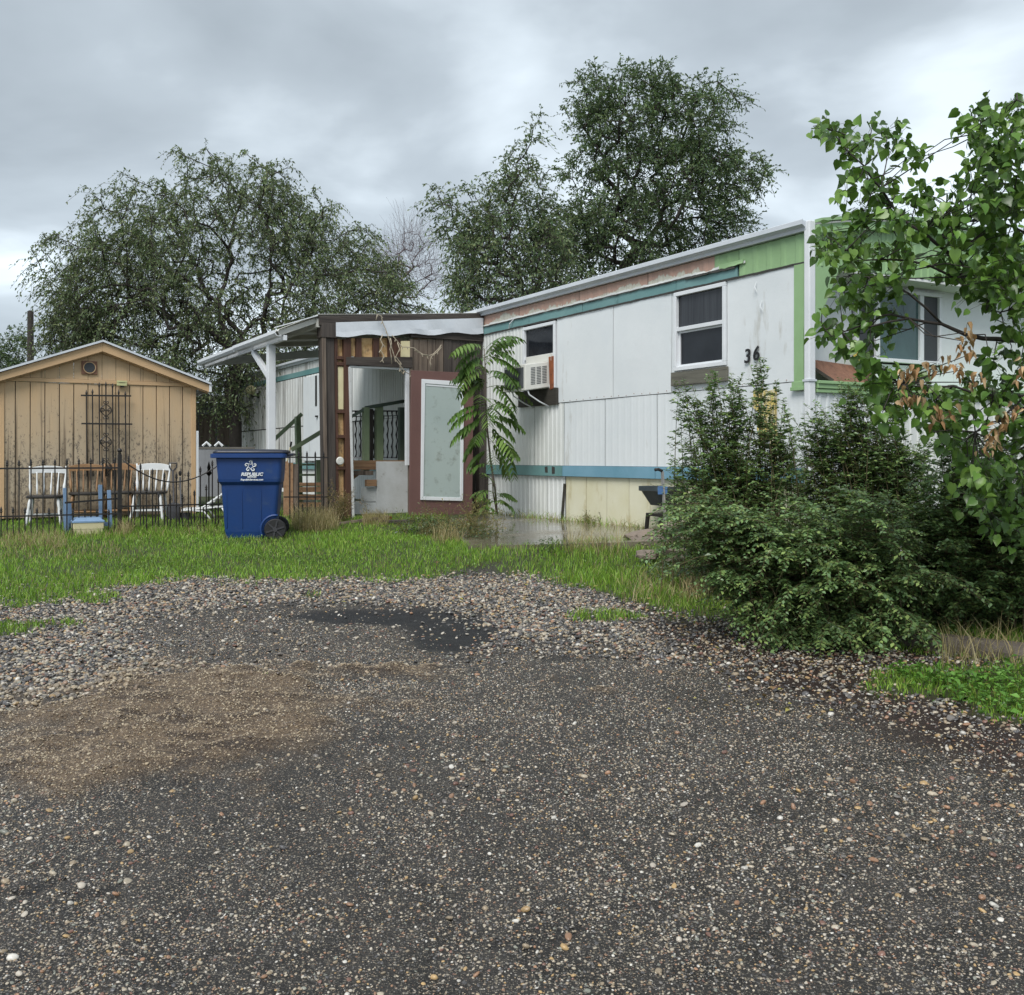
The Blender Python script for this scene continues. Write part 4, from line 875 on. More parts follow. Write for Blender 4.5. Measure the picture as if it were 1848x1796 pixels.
# white flashing sheet nailed under it, buckled
m = MB(); n = 24
for i in range(n+1):
    px = 603+(868-603)*i/n; v = pv(px); top = pz(583-8*i/n, px); bot = pz(608-6*i/n+2.2*math.sin(i*0.9), px); q = 0.015*mnoise.noise(Vector((i*0.4, 0, 1)))
    m.v += [(-0.075+q, v, top), (-0.078-q*.6, v, (top*.35+bot*.65)), (-0.082+q*.8, v, bot)]
for i in range(n): 
    for k in (0, 1): m.f.append((3*i+k, 3*i+3+k, 3*i+4+k, 3*i+1+k)); m.m.append(0)
o = m.build('flashing', M['gutter'], porch); sd_ = o.modifiers.new('thick', 'SOLIDIFY'); sd_.thickness = 0.003
pbox('header_beam', M['dark_wood_x'], 740, 872, 600, 613, -0.04, 0.06)
pbox('stud', M['red_stud'], 603, 609, 610, 900, -0.01, 0.08, xb=(605, 611)); pbox('stud', M['red_stud'], 619, 628, 612, 942, -0.03, 0.08, xb=(624, 633))
pbox('sheathing', M['osb'], 606, 622, 612, 905, 0.045, 0.06)
for y in (646, 657, 743, 788, 845): pbox('block', M['red_stud'], 607, 622, y-3, y+3, -0.02, 0.081)
pbox('foam_board', M['foam_board'], 605, 620, 662, 739, 0.0, 0.06)
pbox('sheathing', M['osb'], 628, 722, 610, 645, 0.030, 0.05)
for a, b in ((628, 633), (642, 652), (673, 684), (700, 722)): pbox('stud', M['red_stud'], a, b, 610, 646, -0.02, 0.081)
pbox('sheathing', M['osb'], 684, 700, 610, 645, 0.07, 0.081)
pbox('foam_board', M['foam_board'], 722, 738, 616, 645, -0.04, 0.0)
pbox('header_beam', M['dark_wood_x'], 623, 742, 645, 662, -0.05, 0.06)
pbox('door_jamb', M['plaster'], 627, 631, 663, 938, -0.05, 0.03, xb=(634, 638)); pbox('door_jamb', M['trim_white'], 627, 738, 661, 666, -0.02, 0.03)
pbox('door_jamb', M['trim_white'], 732, 738, 667, 840, -0.02, 0.04); pbox('door_jamb', M['plank_grey'], 738, 743, 613, 935, -0.04, 0.05)
pl = [742, 756, 771, 786, 800, 815, 830, 845, 858, 872]
for a, b in zip(pl[:-1], pl[1:]): pbox('plank', M['plank_grey'] if a < 795 else M['dark_wood'], a+.4, b-.4, 613, 938, -0.01+random.uniform(-.006,.006), 0.012, bev=0.002)
for a, b in ((858, 872), (872, 884)): pbox('plank', M['dark_wood'], a, b, 668, 925, -0.14, -0.11, bev=0.002)
# roof sheets (corrugated) from the home out to the awning edge, running back along the wall
VE = pv(508); 
def rz_(v): return za+(zb-za)*(v0-v)/(v0-v1)
LB = 4.9
nsh = 6
for k in range(nsh):
    ua, ub = LB*k/nsh, LB*(k+1)/nsh+0.03; m = MB(); n = 18; rows = []
    for i in range(n+1):
        u = ua+(ub-ua)*i/n; d = 0.012*math.cos(2*math.pi*i/3.0)+0.004*k % 0.005
        jv = 0.05*mnoise.noise(Vector((k*3.3, 1, 0))); vv = [0.0, v0*0.5, v0, VE+jv+0.03]
        zz = [rz_(0.0), rz_(v0*.5), rz_(v0)+0.012, rz_(v0)-0.235*(VE+jv+0.03-v0)/(VE-v0)+0.01]
        rows.append([(u, a, b+d+0.012) for a, b in zip(vv, zz)])
    for r in rows: m.v += r
    for i in range(n):
        for q in range(3): m.f.append((4*i+q, 4*i+4+q, 4*i+5+q, 4*i+1+q)); m.m.append(0)
    o = m.build('roof_sheet', M['awning_metal'], porch); sf = o.modifiers.new('thick', 'SOLIDIFY'); sf.thickness = 0.004
ze = rz_(v0)-0.235
m = MB(); prof = [(-.01, -.01), (.06, -.01), (.09, .03), (.09, .075), (.082, .075), (.08, .035), (.055, 0), (-.01, 0)]
m.loft([[(u, VE+a, ze+b-0.065) for a, b in prof] for u in (0.02, 2.4)]); m.build('awning_gutter', M['trim_white'], porch)
m = MB(); m.loft([[(u, VE+a, ze+b-0.065-0.004*u) for a, b in prof] for u in (2.41, LB+0.05)]); m.build('awning_gutter', M['trim_white'], porch)
for u in (0.06, 1.6, 3.2, LB-0.05): MB().bar((u, v0+0.02, rz_(v0)-.05), (u, VE+.02, ze-0.03), 0.04, 0.07).build('rafter', M['awning_metal'], porch)
for u in (1.2, 2.4, 3.6): MB().bar((u, 0.05, rz_(0)-.06), (u, v0, rz_(v0)-.06), 0.04, 0.08).build('rafter', M['awning_metal'], porch)
MB().bar((LB-.06, 0.0, rz_(0)-.10), (LB-.06, VE, ze-.05), 0.05, 0.14).build('end_beam', M['trim_white'], porch)
MB().bar((0.0, v0, rz_(v0)-.09), (LB, v0, rz_(v0)-.09), 0.06, 0.12).build('side_beam', M['awning_metal'], porch)
MB().bar((0.02, VE-.06, ze-.09), (LB, VE-.06, ze-.09), 0.05, 0.07).build('awning_beam', M['trim_white'], porch)
# loose white end of roofing at the near corner and the wall plate lip
MB().hexa([(-.03,v0+.02,rz_(v0)+.005),(.02,v0+.02,rz_(v0)+.005),(.02,VE+.1,ze+.03),(-.03,VE+.1,ze+.03),(-.03,v0+.02,rz_(v0)+.02),(.02,v0+.02,rz_(v0)+.02),(.02,VE+.1,ze+.045),(-.03,VE+.1,ze+.045)]).build('roof_edge_trim', M['trim_white'], porch)
apu = 0.75; MB().box(apu-.06, apu+.06, VE-.12, VE-.01, ZP, ze-.125).build('awning_post', M['trim_white'], porch, bevel=0.006)
MB().bar((apu, VE-.06, ze-.62), (apu+.95, VE-.06, ze-.13), 0.06, 0.08).build('brace', M['trim_white'], porch)
# low plastered wall inside the opening, deck, steps, posts, iron rail
inn = empty('porch_deck', pb+DW*0.35, RZ); tag(inn, 'raised wooden deck with green posts seen through the porch doorway', 'deck')
def ibox(name, mat, px0, px1, py0, py1, u0, u1, par, bev=0.004):
    b = pb+DW*u0
    def vv(px): k = (px-CX)/FPX; return (k*b.y-b.x)/(NW.x-k*NW.y)
    va, vb = vv(px0), vv(px1); zz = lambda py, v: (HY-py)*(b.y+NW.y*v)/FPX+ZR
    o0 = 0.35; zt, zb_ = zz(py0, va), max(zz(py1, va), ZP)
    m = MB(); m.box(u0-o0, u1-o0, vb, va, zb_, zt); return m.build(name, mat, par, bevel=bev)
ibox('skirt_wall', M['plaster'], 680, 742, 833, 942, 0.40, 0.44, inn); ibox('skirt_wall', M['plaster'], 632, 680, 905, 942, 0.44, 0.48, inn); ibox('skirt_wall', M['plaster'], 652, 682, 880, 908, 0.44, 0.47, inn)
ibox('deck_edge', M['raw_wood'], 626, 685, 832, 848, 0.55, 0.60, inn)
m = MB(); m.poly([(0.2, pv(628), ZR-.27), (0.2, pv(680), ZR-.17), (0.2, pv(672), ZR-.25), (0.2, pv(628), ZR-.52)]); m.poly([(0.25, pv(628), ZR-.52), (0.25, pv(672), ZR-.25), (0.25, pv(680), ZR-.17), (0.25, pv(628), ZR-.27)]); m.build('stringer', M['raw_wood'], inn)
for k in range(5): ibox('deck_board', M['raw_wood'], 600, 745, 831, 834, 0.62+k*0.17, 0.78+k*0.17, inn)
ibox('beam_end', M['raw_wood'], 662, 680, 866, 878, 0.38, 0.47, inn); ibox('step_tread', M['plank_grey'], 628, 674, 850, 858, 0.42, 0.75, inn)
ibox('post', M['green_wood'], 657, 667, 735, 852, 0.62, 0.72, inn); ibox('post', M['dark_wood'], 668, 674, 738, 834, 0.80, 0.86, inn); ibox('post', M['green_wood'], 680, 692, 732, 832, 0.75, 0.85, inn); ibox('post', M['old_green'], 722, 731, 735, 834, 0.9, 1.0, inn)
b2 = pb+DW*0.35
def ip(px, py, u):
    b = pb+DW*u; k = (px-CX)/FPX; v = (k*b.y-b.x)/(NW.x-k*NW.y); return (u-0.35, v, (HY-py)*(b.y+NW.y*v)/FPX+ZR)
rail = empty('iron_railing', pb+DW*0.35, RZ); tag(rail, 'twisted iron railing with dark sloping handrail behind the open doorway', 'railing')
MB().bar(ip(626,757,.66), ip(660,737,.66), .05, .04).build('handrail', M['old_green'], rail); MB().bar(ip(660,736,.66), ip(742,722,.9), .05, .05).build('handrail', M['old_green'], rail)
MB().bar(ip(626,742,1.1), ip(745,742,1.3), .02, .02).build('top_rail', M['black_metal'], rail); MB().bar(ip(626,752,1.1), ip(745,750,1.3), .012, .012).build('top_rail', M['black_metal'], rail); MB().bar(ip(626,826,1.1), ip(745,826,1.3), .02, .02).build('bottom_rail', M['trim_white'], rail)
for k in range(12):
    px = 634+k*8.2; a = Vector(ip(px, 827, 1.15)); b = Vector(ip(px, 742, 1.15)); pts = []; 
    for q in range(17): pts.append(a.lerp(b, q/16)+Vector((0, 0.009*math.cos(q*1.6), 0)))
    MB().tube(pts, [0.010 if q % 4 else 0.016 for q in range(17)], 5).build('baluster', M['black_metal'], rail)
# round white dish and its hook, hanging rope of lights
t = empty('round_dish', pb+NW*pv(612)-DW*0.03+Vector((0,0,pz(832,612))), RZ); tag(t, 'small round cream dish hung on the open porch studs', 'dish')
MB().lathe([(0.055,0),(0.06,0.012),(0.045,0.02),(0.03,0.012),(0.02,0.02),(0.008,0.012)], n=20, axis='x').build('dish', M['ac_white'], t, smooth=True).rotation_euler = (0, 0, math.pi)
rp = empty('string_lights', pb+DW*-0.12, RZ); tag(rp, 'tangled cream string of lights looped over the porch beam', 'string lights')
def q_(px, py, u=-0.14): return Vector((u+0.12, pv(px), pz(py, px)))
strands = [[(672,580),(674,570),(680,572),(684,583),(690,600),(694,612),(698,625),(702,637),(706,650),(714,660),(722,672),(735,678),(742,672)],
           [(684,606),(680,615),(684,624),(680,634),(686,644),(683,652),(680,655)], [(698,612),(699,622),(697,632),(700,642),(701,658)],
           [(700,607),(708,614),(714,622),(720,628),(728,628),(740,630),(752,638),(765,645),(776,640),(786,630),(790,624)],
           [(790,628),(782,637),(772,645),(770,655),(772,668)], [(710,620),(714,632),(708,645),(716,655),(716,668),(722,678)], [(742,634),(756,641),(768,643)]]
for s_ in strands:
    pts = [q_(a, b)+Vector((random.uniform(-.02,.02), 0, 0)) for a, b in s_]; MB().tube(pts, 0.007, 5).build('cord', M['rope'], rp, smooth=True)
    for k in range(1, len(pts)-1, 1): MB().tube([pts[k], pts[k]+Vector((0, random.uniform(-.03,.03), -0.035))], [0.010, 0.006], 5).build('bulb', M['rope'], rp)

# leaning glazed door
dr = empty('glazed_door', pb+NW*((pv(737)+pv(850))/2)-DW*0.30+Vector((0,0,ZP-0.02)), RZ); tag(dr, 'brown door with a tall white framed pane leaning against the porch wall', 'door')
dvo = (pv(737)+pv(850))/2
b_ = pb-DW*0.26
def dvp(px, py):
    k = (px-CX)/FPX; v = (k*b_.y-b_.x)/(NW.x-k*NW.y); return v-dvo, (HY-py)*(b_.y+NW.y*v)/FPX+ZR-(ZP-0.02)
def dquad(name, mat, corners, d0, d1, par, bev=0.003):         # corners px/py: tl, tr, br, bl ; leans back with height
    pts = [dvp(*c) for c in corners]; m = MB(); f = lambda p, d: (d+0.10*p[1]/2.2-0.02, p[0], p[1])
    bl_, br_, tr_, tl_ = pts[3], pts[2], pts[1], pts[0]
    m.hexa([f(bl_, d0), f(bl_, d1), f(br_, d1), f(br_, d0), f(tl_, d0), f(tl_, d1), f(tr_, d1), f(tr_, d0)]); return m.build(name, mat, par, bevel=bev)
dquad('slab', M['door_brown'], [(745,668),(857,673),(849,931),(736,930)], 0.0, 0.04, dr)
fr = [(762,684),(838,689),(832,904),(756,902)]; gl2 = [(768,692),(833,697),(827,898),(761,896)]
dquad('pane', M['door_lite'], gl2, -0.010, -0.002, dr, 0)
for (a, b, c, d) in ((fr[0],fr[1],gl2[1],gl2[0]), (gl2[1],fr[1],fr[2],gl2[2]), (gl2[3],gl2[2],fr[2],fr[3]), (fr[0],gl2[0],gl2[3],fr[3])): dquad('pane_frame', M['trim_white'], [a,b,c,d], -0.022, -0.001, dr)
dquad('blind_rail', M['trim_white'], [(770,693.5),(832,698),(832,700.5),(770,696)], -0.016, -0.0105, dr, 0)
dquad('lock_hole', M['number_black'], [(844.5,813),(849,813),(849,818),(844.5,818)], -0.004, -0.0005, dr, 0)

# stair and rails on the side, farther back
def wp(px, py, Y): return P(px, py, Y)
st = empty('side_stairs', Vector((wp(540,900,18.5).x, 18.5, SLAB)), RZ); tag(st, 'faded green stairs with sloping handrails beside the dark corner post', 'stairs')
inv = Matrix.Translation(st.location) @ Matrix.Rotation(RZ, 4, 'Z'); inv = inv.inverted()
def sl(px, py, Y): return tuple(inv @ P(px, py, Y))
MB().bar(sl(490,798,19.6), sl(545,747,19.6), .035, .07).build('handrail', M['green_wood'], st); MB().bar(sl(526,812,17.6), sl(584,777,17.6), .05, .07).build('handrail', M['green_wood'], st)
MB().bar(sl(537,752,19.4), sl(541,905,19.4), .12, .09, up=(0,1,0)).build('post', M['green_wood'], st); MB().bar(sl(574,830,18.0), sl(576,930,18.0), .10, .09, up=(0,1,0)).build('post', M['green_wood'], st)
for k in range(4): MB().box(-.14+k*.28, .16+k*.28, -.6, .5, .12+k*.19, .155+k*.19).build('tread', M['green_wood'], st)
MB().bar((-.1,.5,.02), (1.0,.5,.80), .05, .22).build('stringer', M['old_green'], st)
t = empty('pallet_bench', Vector((wp(556,930,16.2).x, 16.2, SLAB)), R(20)); tag(t, 'low bench of raw planks behind the fence beside the blue bin', 'bench')
for k in range(4): MB().box(-.34, .36, -.2+k*.11, -.11+k*.11, .40, .435, .006).build('plank', M['raw_wood'], t)
for k in range(3): MB().box(-.34, .34, -.23, -.205, .06+k*.12, .14+k*.12, .004).build('plank', M['raw_wood'], t)
for x_ in (-.32, .28): MB().box(x_, x_+.05, -.2, -.14, 0, .40).build('leg', M['plank_grey'], t); MB().box(x_, x_+.05, .15, .21, 0, .40).build('leg', M['plank_grey'], t)
t = empty('broom', Vector((wp(520,930,15.6).x, 15.6, SLAB)), 0); tag(t, 'yellow handled tool propped beside the blue bin', 'broom')
MB().tube([(-.06,.0,.55), (.03,.02,1.0)], .013, 6).build('handle', M['foam_board'], t); MB().tube([(.03,.02,1.0),(.045,.022,1.08)], .017, 6).build('grip', M['rubber'], t); MB().box(-.2,.04,-.02,.05,.38,.56,.01).build('head', M['dark_grey'], t)
t = empty('plank_box', Vector((wp(518,930,15.0).x, 15.0, SLAB-.02)), R(18)); tag(t, 'narrow upright box of brown planks just past the blue bin', 'box')
for k in range(3): MB().box(-.05+k*.07, .015+k*.07, -.02, .02, 0, .80+k*-.02, .006).build('plank', M['raw_wood'] if k < 2 else M['plank_grey'], t)
# door and lamp on the far part of the home
m = MB(); m.box(uw(583), uw(551), 0.014, 0.05, ZR-0.05, ZR+1.86); hd = m.build('door', M['white_panel'], home, bevel=0.006)
MB().box(uw(576), uw(573), 0.051, 0.056, zw(733, 575), zw(678, 575)).build('pane', M['number_black'], hd); MB().box(uw(578), uw(575.5), 0.051, 0.09, zw(753, 577), zw(750, 577)).build('handle', M['number_black'], hd)
lp = empty('wall_lantern', HC+DW*uw(468)+NW*0.02+Vector((0,0,zw(712,468)))); lp.rotation_euler = (0,0,RZ); tag(lp, 'black wall lantern with a tan globe near the far end of the home', 'lantern')
MB().box(-.06,.06,0,.03,-.10,.04).build('wall_plate', M['black_metal'], lp); MB().tube([(0,.02,-.03),(0,.14,-.06),(0,.2,-.02)], .02, 6).build('arm', M['black_metal'], lp); MB().lathe([(.05,0),(.12,.05),(.14,.12),(.10,.2),(.03,.23)], c=(0,.2,0), n=12).build('globe', M['foam_board'], lp, smooth=True)

# ------------------------------------------------------------------ the shed
SH = Vector((-7.09, 14.2, SLAB+0.02)); AX = Vector((0.873, 0.488, 0)); AZ = math.atan2(0.488, 0.873); ZS = CAMZ-SH.z
shed = empty('shed', SH, AZ); tag(shed, 'tan plank shed with low gable, round vent and dark mildew streaks', 'shed')
WS = 2.64; wc = 1.313; zt = ZS+1.09; zap = ZS+1.69; sl_ = 0.375
MB().box(0.02, WS-.02, 0.03, 3.0, -.25, zt-.02).build('inner_wall', M['seam_dark'], shed)
nb = 14; bw = WS/nb; gm = M['seam_dark']
for k in range(nb): MB().box(k*bw+.0055, (k+1)*bw-.0055, -0.012+random.uniform(-.002,.002), 0.02, -0.03, zt-.012).build('wall_board', M['shed_board'], shed, bevel=0.003)
for k in range(nb):
    a, b = k*bw+.003, (k+1)*bw-.003; h = lambda x: zap-.11-abs(x-wc)*sl_
    m = MB(); pts = [(a, zt+.05), (b, zt+.05)]+([(b, h(b)), (wc, h(wc)), (a, h(a))] if a < wc < b else [(b, max(h(b), zt+.052)), (a, max(h(a), zt+.052))])
    m.loft([[(x, y, z) for x, z in pts] for y in (-0.012, 0.02)]); m.build('gable_board', M['shed_board'], shed)
MB().box(-.01, WS+.01, -0.03, 0.02, zt-.008, zt+.046).build('belt_trim', M['shed_trim'], shed, bevel=0.004)
MB().box(WS-.06, WS+.005, -0.028, 0.03, -.03, zt-.01).build('corner_trim', M['shed_trim'], shed, bevel=0.004)
MB().box(-.005, .05, -0.028, 0.03, -.03, zt-.01).build('corner_trim', M['shed_trim'], shed, bevel=0.004)
MB().box(WS, WS+.02, 0.03, 3.0, -.05, zt).build('side_wall', M['shed_board'], shed); MB().box(-.02, 0, 0.03, 3.0, -.05, zt).build('side_wall', M['shed_board'], shed)
MB().box(-.02, WS+.02, 2.98, 3.0, -.05, zt).build('back_wall', M['shed_board'], shed)
for sg in (-1, 1):
    e = wc+sg*1.50; ze_ = zap-1.50*sl_
    m = MB(); m.hexa([(wc,-.14,zap-.15),(e,-.14,ze_-.125),(e,-.10,ze_-.125),(wc,-.10,zap-.15),(wc,-.14,zap-.012),(e,-.14,ze_-.012),(e,-.10,ze_-.012),(wc,-.10,zap-.012)]); m.build('barge_board', M['shed_trim'], shed, bevel=0.004)
    m = MB(); m.hexa([(wc,-.165,zap-.010),(e+sg*.02,-.165,ze_-.010),(e+sg*.02,3.1,ze_-.010),(wc,3.1,zap-.010),(wc,-.165,zap+.012),(e+sg*.02,-.165,ze_+.012),(e+sg*.02,3.1,ze_+.012),(wc,3.1,zap+.012)]); m.build('roof', M['shingle'], shed)
    m = MB(); m.hexa([(wc,-.178,zap-.014),(e+sg*.03,-.178,ze_-.014),(e+sg*.03,-.166,ze_-.014),(wc,-.166,zap-.014),(wc,-.178,zap+.016),(e+sg*.03,-.178,ze_+.016),(e+sg*.03,-.166,ze_+.016),(wc,-.166,zap+.016)]); m.build('drip_edge', M['gutter'], shed)
    MB().box(min(e,e+sg*.035), max(e,e+sg*.035), -.16, 3.0, ze_-.12, ze_-.012).build('eave_trim', M['trim_white'], shed)
    m = MB(); m.hexa([(wc,-.10,zap-.16),(e,-.10,ze_-.14),(e,0,ze_-.14),(wc,0,zap-.16),(wc,-.10,zap-.15),(e,-.10,ze_-.13),(e,0,ze_-.13),(wc,0,zap-.15)]); m.build('eave_soffit', M['shed_trim'], shed)
def sx(px):                                                    # distance along the shed front under column px
    k = (px-CX)/FPX; return (k*SH.y-SH.x)/(AX.x-k*AX.y)
def sz(py, px): return (HY-py)*(SH.y+AX.y*sx(px))/FPX+ZS
vx, vz = sx(161), sz(664, 161)
m = MB(); m.box(-.105, .105, -.035, -.013, -.095, .095); o = m.build('vent', M['rust_panel'], shed, bevel=.004, loc=(vx, 0, vz)); MB().lathe([(.075,-.05),(.085,-.05),(.085,-.034),(.075,-.034),(.075,-.05)], n=24, axis='y', cap=False).build('ring', M['shed_trim'], o); MB().lathe([(.0,-.044),(.073,-.044),(.073,-.036),(.0,-.036)], n=24, axis='y').build('screen', M['screen_dark'], o)
# lime box light under the belt trim
t = empty('box_light', SH+AX*sx(222)+Vector((0,-.05,sz(697,222))), AZ); tag(t, 'tiny lime green box fixed under the gable trim of the shed', 'light')
MB().box(-.07,.07,-.03,.0,0,.045).build('case', M['lime_plastic'], t, bevel=.004); MB().box(-.07,.07,-.03,.0,.05,.075).build('lid', M['lime_plastic'], t); MB().box(-.04,.04,-.035,.0,.046,.05).build('slot', M['number_black'], t); MB().box(-.02,.03,-.02,0,-.02,0).build('sensor', M['number_black'], t)
# downspout of the shed
m = MB(); MB().box(WS+.01, WS+.045, -.03, .0, 0.02, ZS+.42).build('downspout', M['trim_white'], shed, bevel=.004)

# iron trellis against the shed
tr = empty('iron_trellis', SH+AX*sx(192)-Vector((-.02,.09,0)), AZ); tag(tr, 'black iron gate panel with scroll medallions hung on the tan shed wall', 'gate panel')
tx = lambda px: sx(px)-sx(192)
for px, top in ((158,708),(169,706),(181,694),(193,693),(205,696),(216,707),(228,710)):
    m = MB(); m.tube([(tx(px+1), 0, sz(860, px)), (tx(px), 0, sz(top+5, px))], .009, 6); o = m.build('bar', M['black_metal'], tr); 
    MB().tube([(tx(px), 0, sz(top+6, px)), (tx(px), 0, sz(top+2, px)), (tx(px), 0, sz(top-4, px))], [.009,.015,.001], 6).build('spear', M['black_metal'], o)
for px0, px1, py in ((148,238,714.5), (149,240,765)): MB().bar((tx(px0),-.012,sz(py,px0)), (tx(px1),-.012,sz(py+1,px1)), .016, .022).build('cross_rail', M['black_metal'], tr)
for py in (741, 798, 843):
    z = sz(py, 193)
    for sg in (-1, 1):
        arc = [(tx(193)+sg*a, -.016, z+b) for a, b in ((.005,.115),(.03,.13),(.035,.105),(.01,.085),(.035,.06),(.07,.03),(.075,0),(.07,-.03),(.035,-.06),(.01,-.085),(.035,-.105),(.03,-.13),(.005,-.115))]
        MB().tube(arc, .007, 5).build('scroll', M['black_metal'], tr); MB().tube([(tx(193)+sg*(.045+.022*math.cos(a)), -.016, z+.026*math.sin(a)) for a in np.linspace(.5, 6.0, 12)], .0065, 5).build('scroll', M['black_metal'], tr)
    MB().tube([(tx(193)-.06,-.016,z),(tx(193)+.06,-.016,z)], .007, 5).build('scroll', M['black_metal'], tr)

# ------------------------------------------------------------------ fence along the yard
F0 = Vector((-6.14, 12.3, 0)); 
def ft(px): k = (px-CX)/FPX; return (k*F0.y-F0.x)/(AX.x-k*AX.y)
def fpt(px): p = F0+AX*ft(px); return Vector((p.x, p.y, gzf(p.x, p.y)))
def fz(py, px): p = fpt(px); return CAMZ+(HY-py)*p.y/FPX-p.z
def seg(name, label, pxa, pxb, mk):
    b = fpt(pxa); t = empty(name, b, AZ); tag(t, label, 'fence', 'black iron fence sections across the yard'); mk(t, ft(pxa), lambda px: ft(px)-ft(pxa)); return t
def picket(t, x, ztop, spear=True, r=.0075, y=0):
    p = MB().bar((x, y, -.06), (x, y, ztop-.05), .014, .014).build('picket', M['black_metal'], t)
    if spear: MB().lathe([(.007,0),(.017,.018),(.010,.03),(.016,.04),(.001,.085)], c=(x, y, ztop-.06), n=6).build('spear', M['black_metal'], p)
def bow(px): # top rail row for the dipping sections
    return 829+37*math.sin(math.pi*(px-222)/(400-222))**0.9 if 222 < px < 400 else 829
def sec1(t, o, X):
    px = -52
    while px < 212:
        picket(t, X(px), fz(832-(px)*0.045, px)); q = px+10.8
        if q < 212: picket(t, X(q), fz(916, q))
        px += 21.6
    MB().bar((X(-60),-.01,fz(846,-60)), (X(213),-.01,fz(838.5,213)), .014, .02).build('top_rail', M['black_metal'], t)
    MB().bar((X(-60),-.01,fz(934,-60)), (X(213),-.01,fz(921,213)), .014, .018).build('bottom_rail', M['black_metal'], t)
    MB().bar((X(118),.06,fz(904,118)), (X(213),.02,fz(894,213)), .018, .022).build('bottom_rail', M['black_metal'], t)
seg('iron_fence', 'black spiked fence section with straight top rail in front of the chairs', -60, 213, sec1)
def sec0(t, o, X):
    L_ = 2.4
    for k in range(17): picket(t, -L_+k*.148, .97)
    for k in range(16): picket(t, -L_+.074+k*.148, .40)
    MB().bar((-L_-.1,-.01,.88), (-.02,-.01,.88), .014, .02).build('top_rail', M['black_metal'], t); MB().bar((-L_-.1,-.01,.28), (-.02,-.01,.28), .014, .018).build('bottom_rail', M['black_metal'], t)
seg('iron_fence', 'black spiked fence section continuing past the outer corner of the shed', -60, 213, sec0)
def sec2(t, o, X):
    px = 232
    while px < 404:
        picket(t, X(px), fz(min(bow(px), 866)-12, px)); picket(t, X(px+5.4), fz(905, px+5.4), False); picket(t, X(px+10.8), fz(bow(px+10.8)+26, px+10.8)) if (px+10.8) < 404 else None
        px += 21.6
    pts = [(X(p), -.01, fz(bow(p)+2, p)) for p in np.linspace(222, 400, 15)]; MB().tube(pts, .009, 6).build('top_rail', M['black_metal'], t, smooth=True)
    MB().bar((X(218),-.01,fz(914,218)), (X(410),-.01,fz(905,410)), .014, .018).build('bottom_rail', M['black_metal'], t)
    MB().bar((X(330),-.01,fz(946,330)), (X(410),-.01,fz(944,410)), .014, .018).build('bottom_rail', M['black_metal'], t)
seg('iron_fence', 'black spiked fence section with sagging curved top rail beside the bin', 218, 410, sec2)
def sec3(t, o, X):
    for px in (523, 539, 554, 569, 584): picket(t, X(px), fz(816, px))
    for px in (531, 546, 562, 577): picket(t, X(px), fz(902, px), False)
    MB().bar((X(512),-.01,fz(825,512)), (X(592),-.01,fz(824,592)), .014, .018).build('top_rail', M['black_metal'], t)
    MB().bar((X(512),-.01,fz(897,512)), (X(592),-.01,fz(895,592)), .014, .018).build('bottom_rail', M['black_metal'], t)
seg('iron_fence', 'short black spiked fence section between the bin and the dark corner post', 510, 592, sec3)
b = fpt(216); t = empty('fence_post', b, AZ); tag(t, 'black square fence post with ball finial where two fence sections meet', 'post')
MB().box(-.024,.024,-.024,.024,-.08,fz(820,216)).build('post', M['black_metal'], t, bevel=.003); MB().lathe([(.012,0),(.026,.01),(.012,.02),(.024,.03),(.030,.05),(.022,.068),(.004,.078)], c=(0,0,fz(820,216)), n=12).build('finial', M['black_metal'], t, smooth=True)
MB().box(-.03,.03,-.045,-.025,.30,.36).build('bracket', M['black_metal'], t)

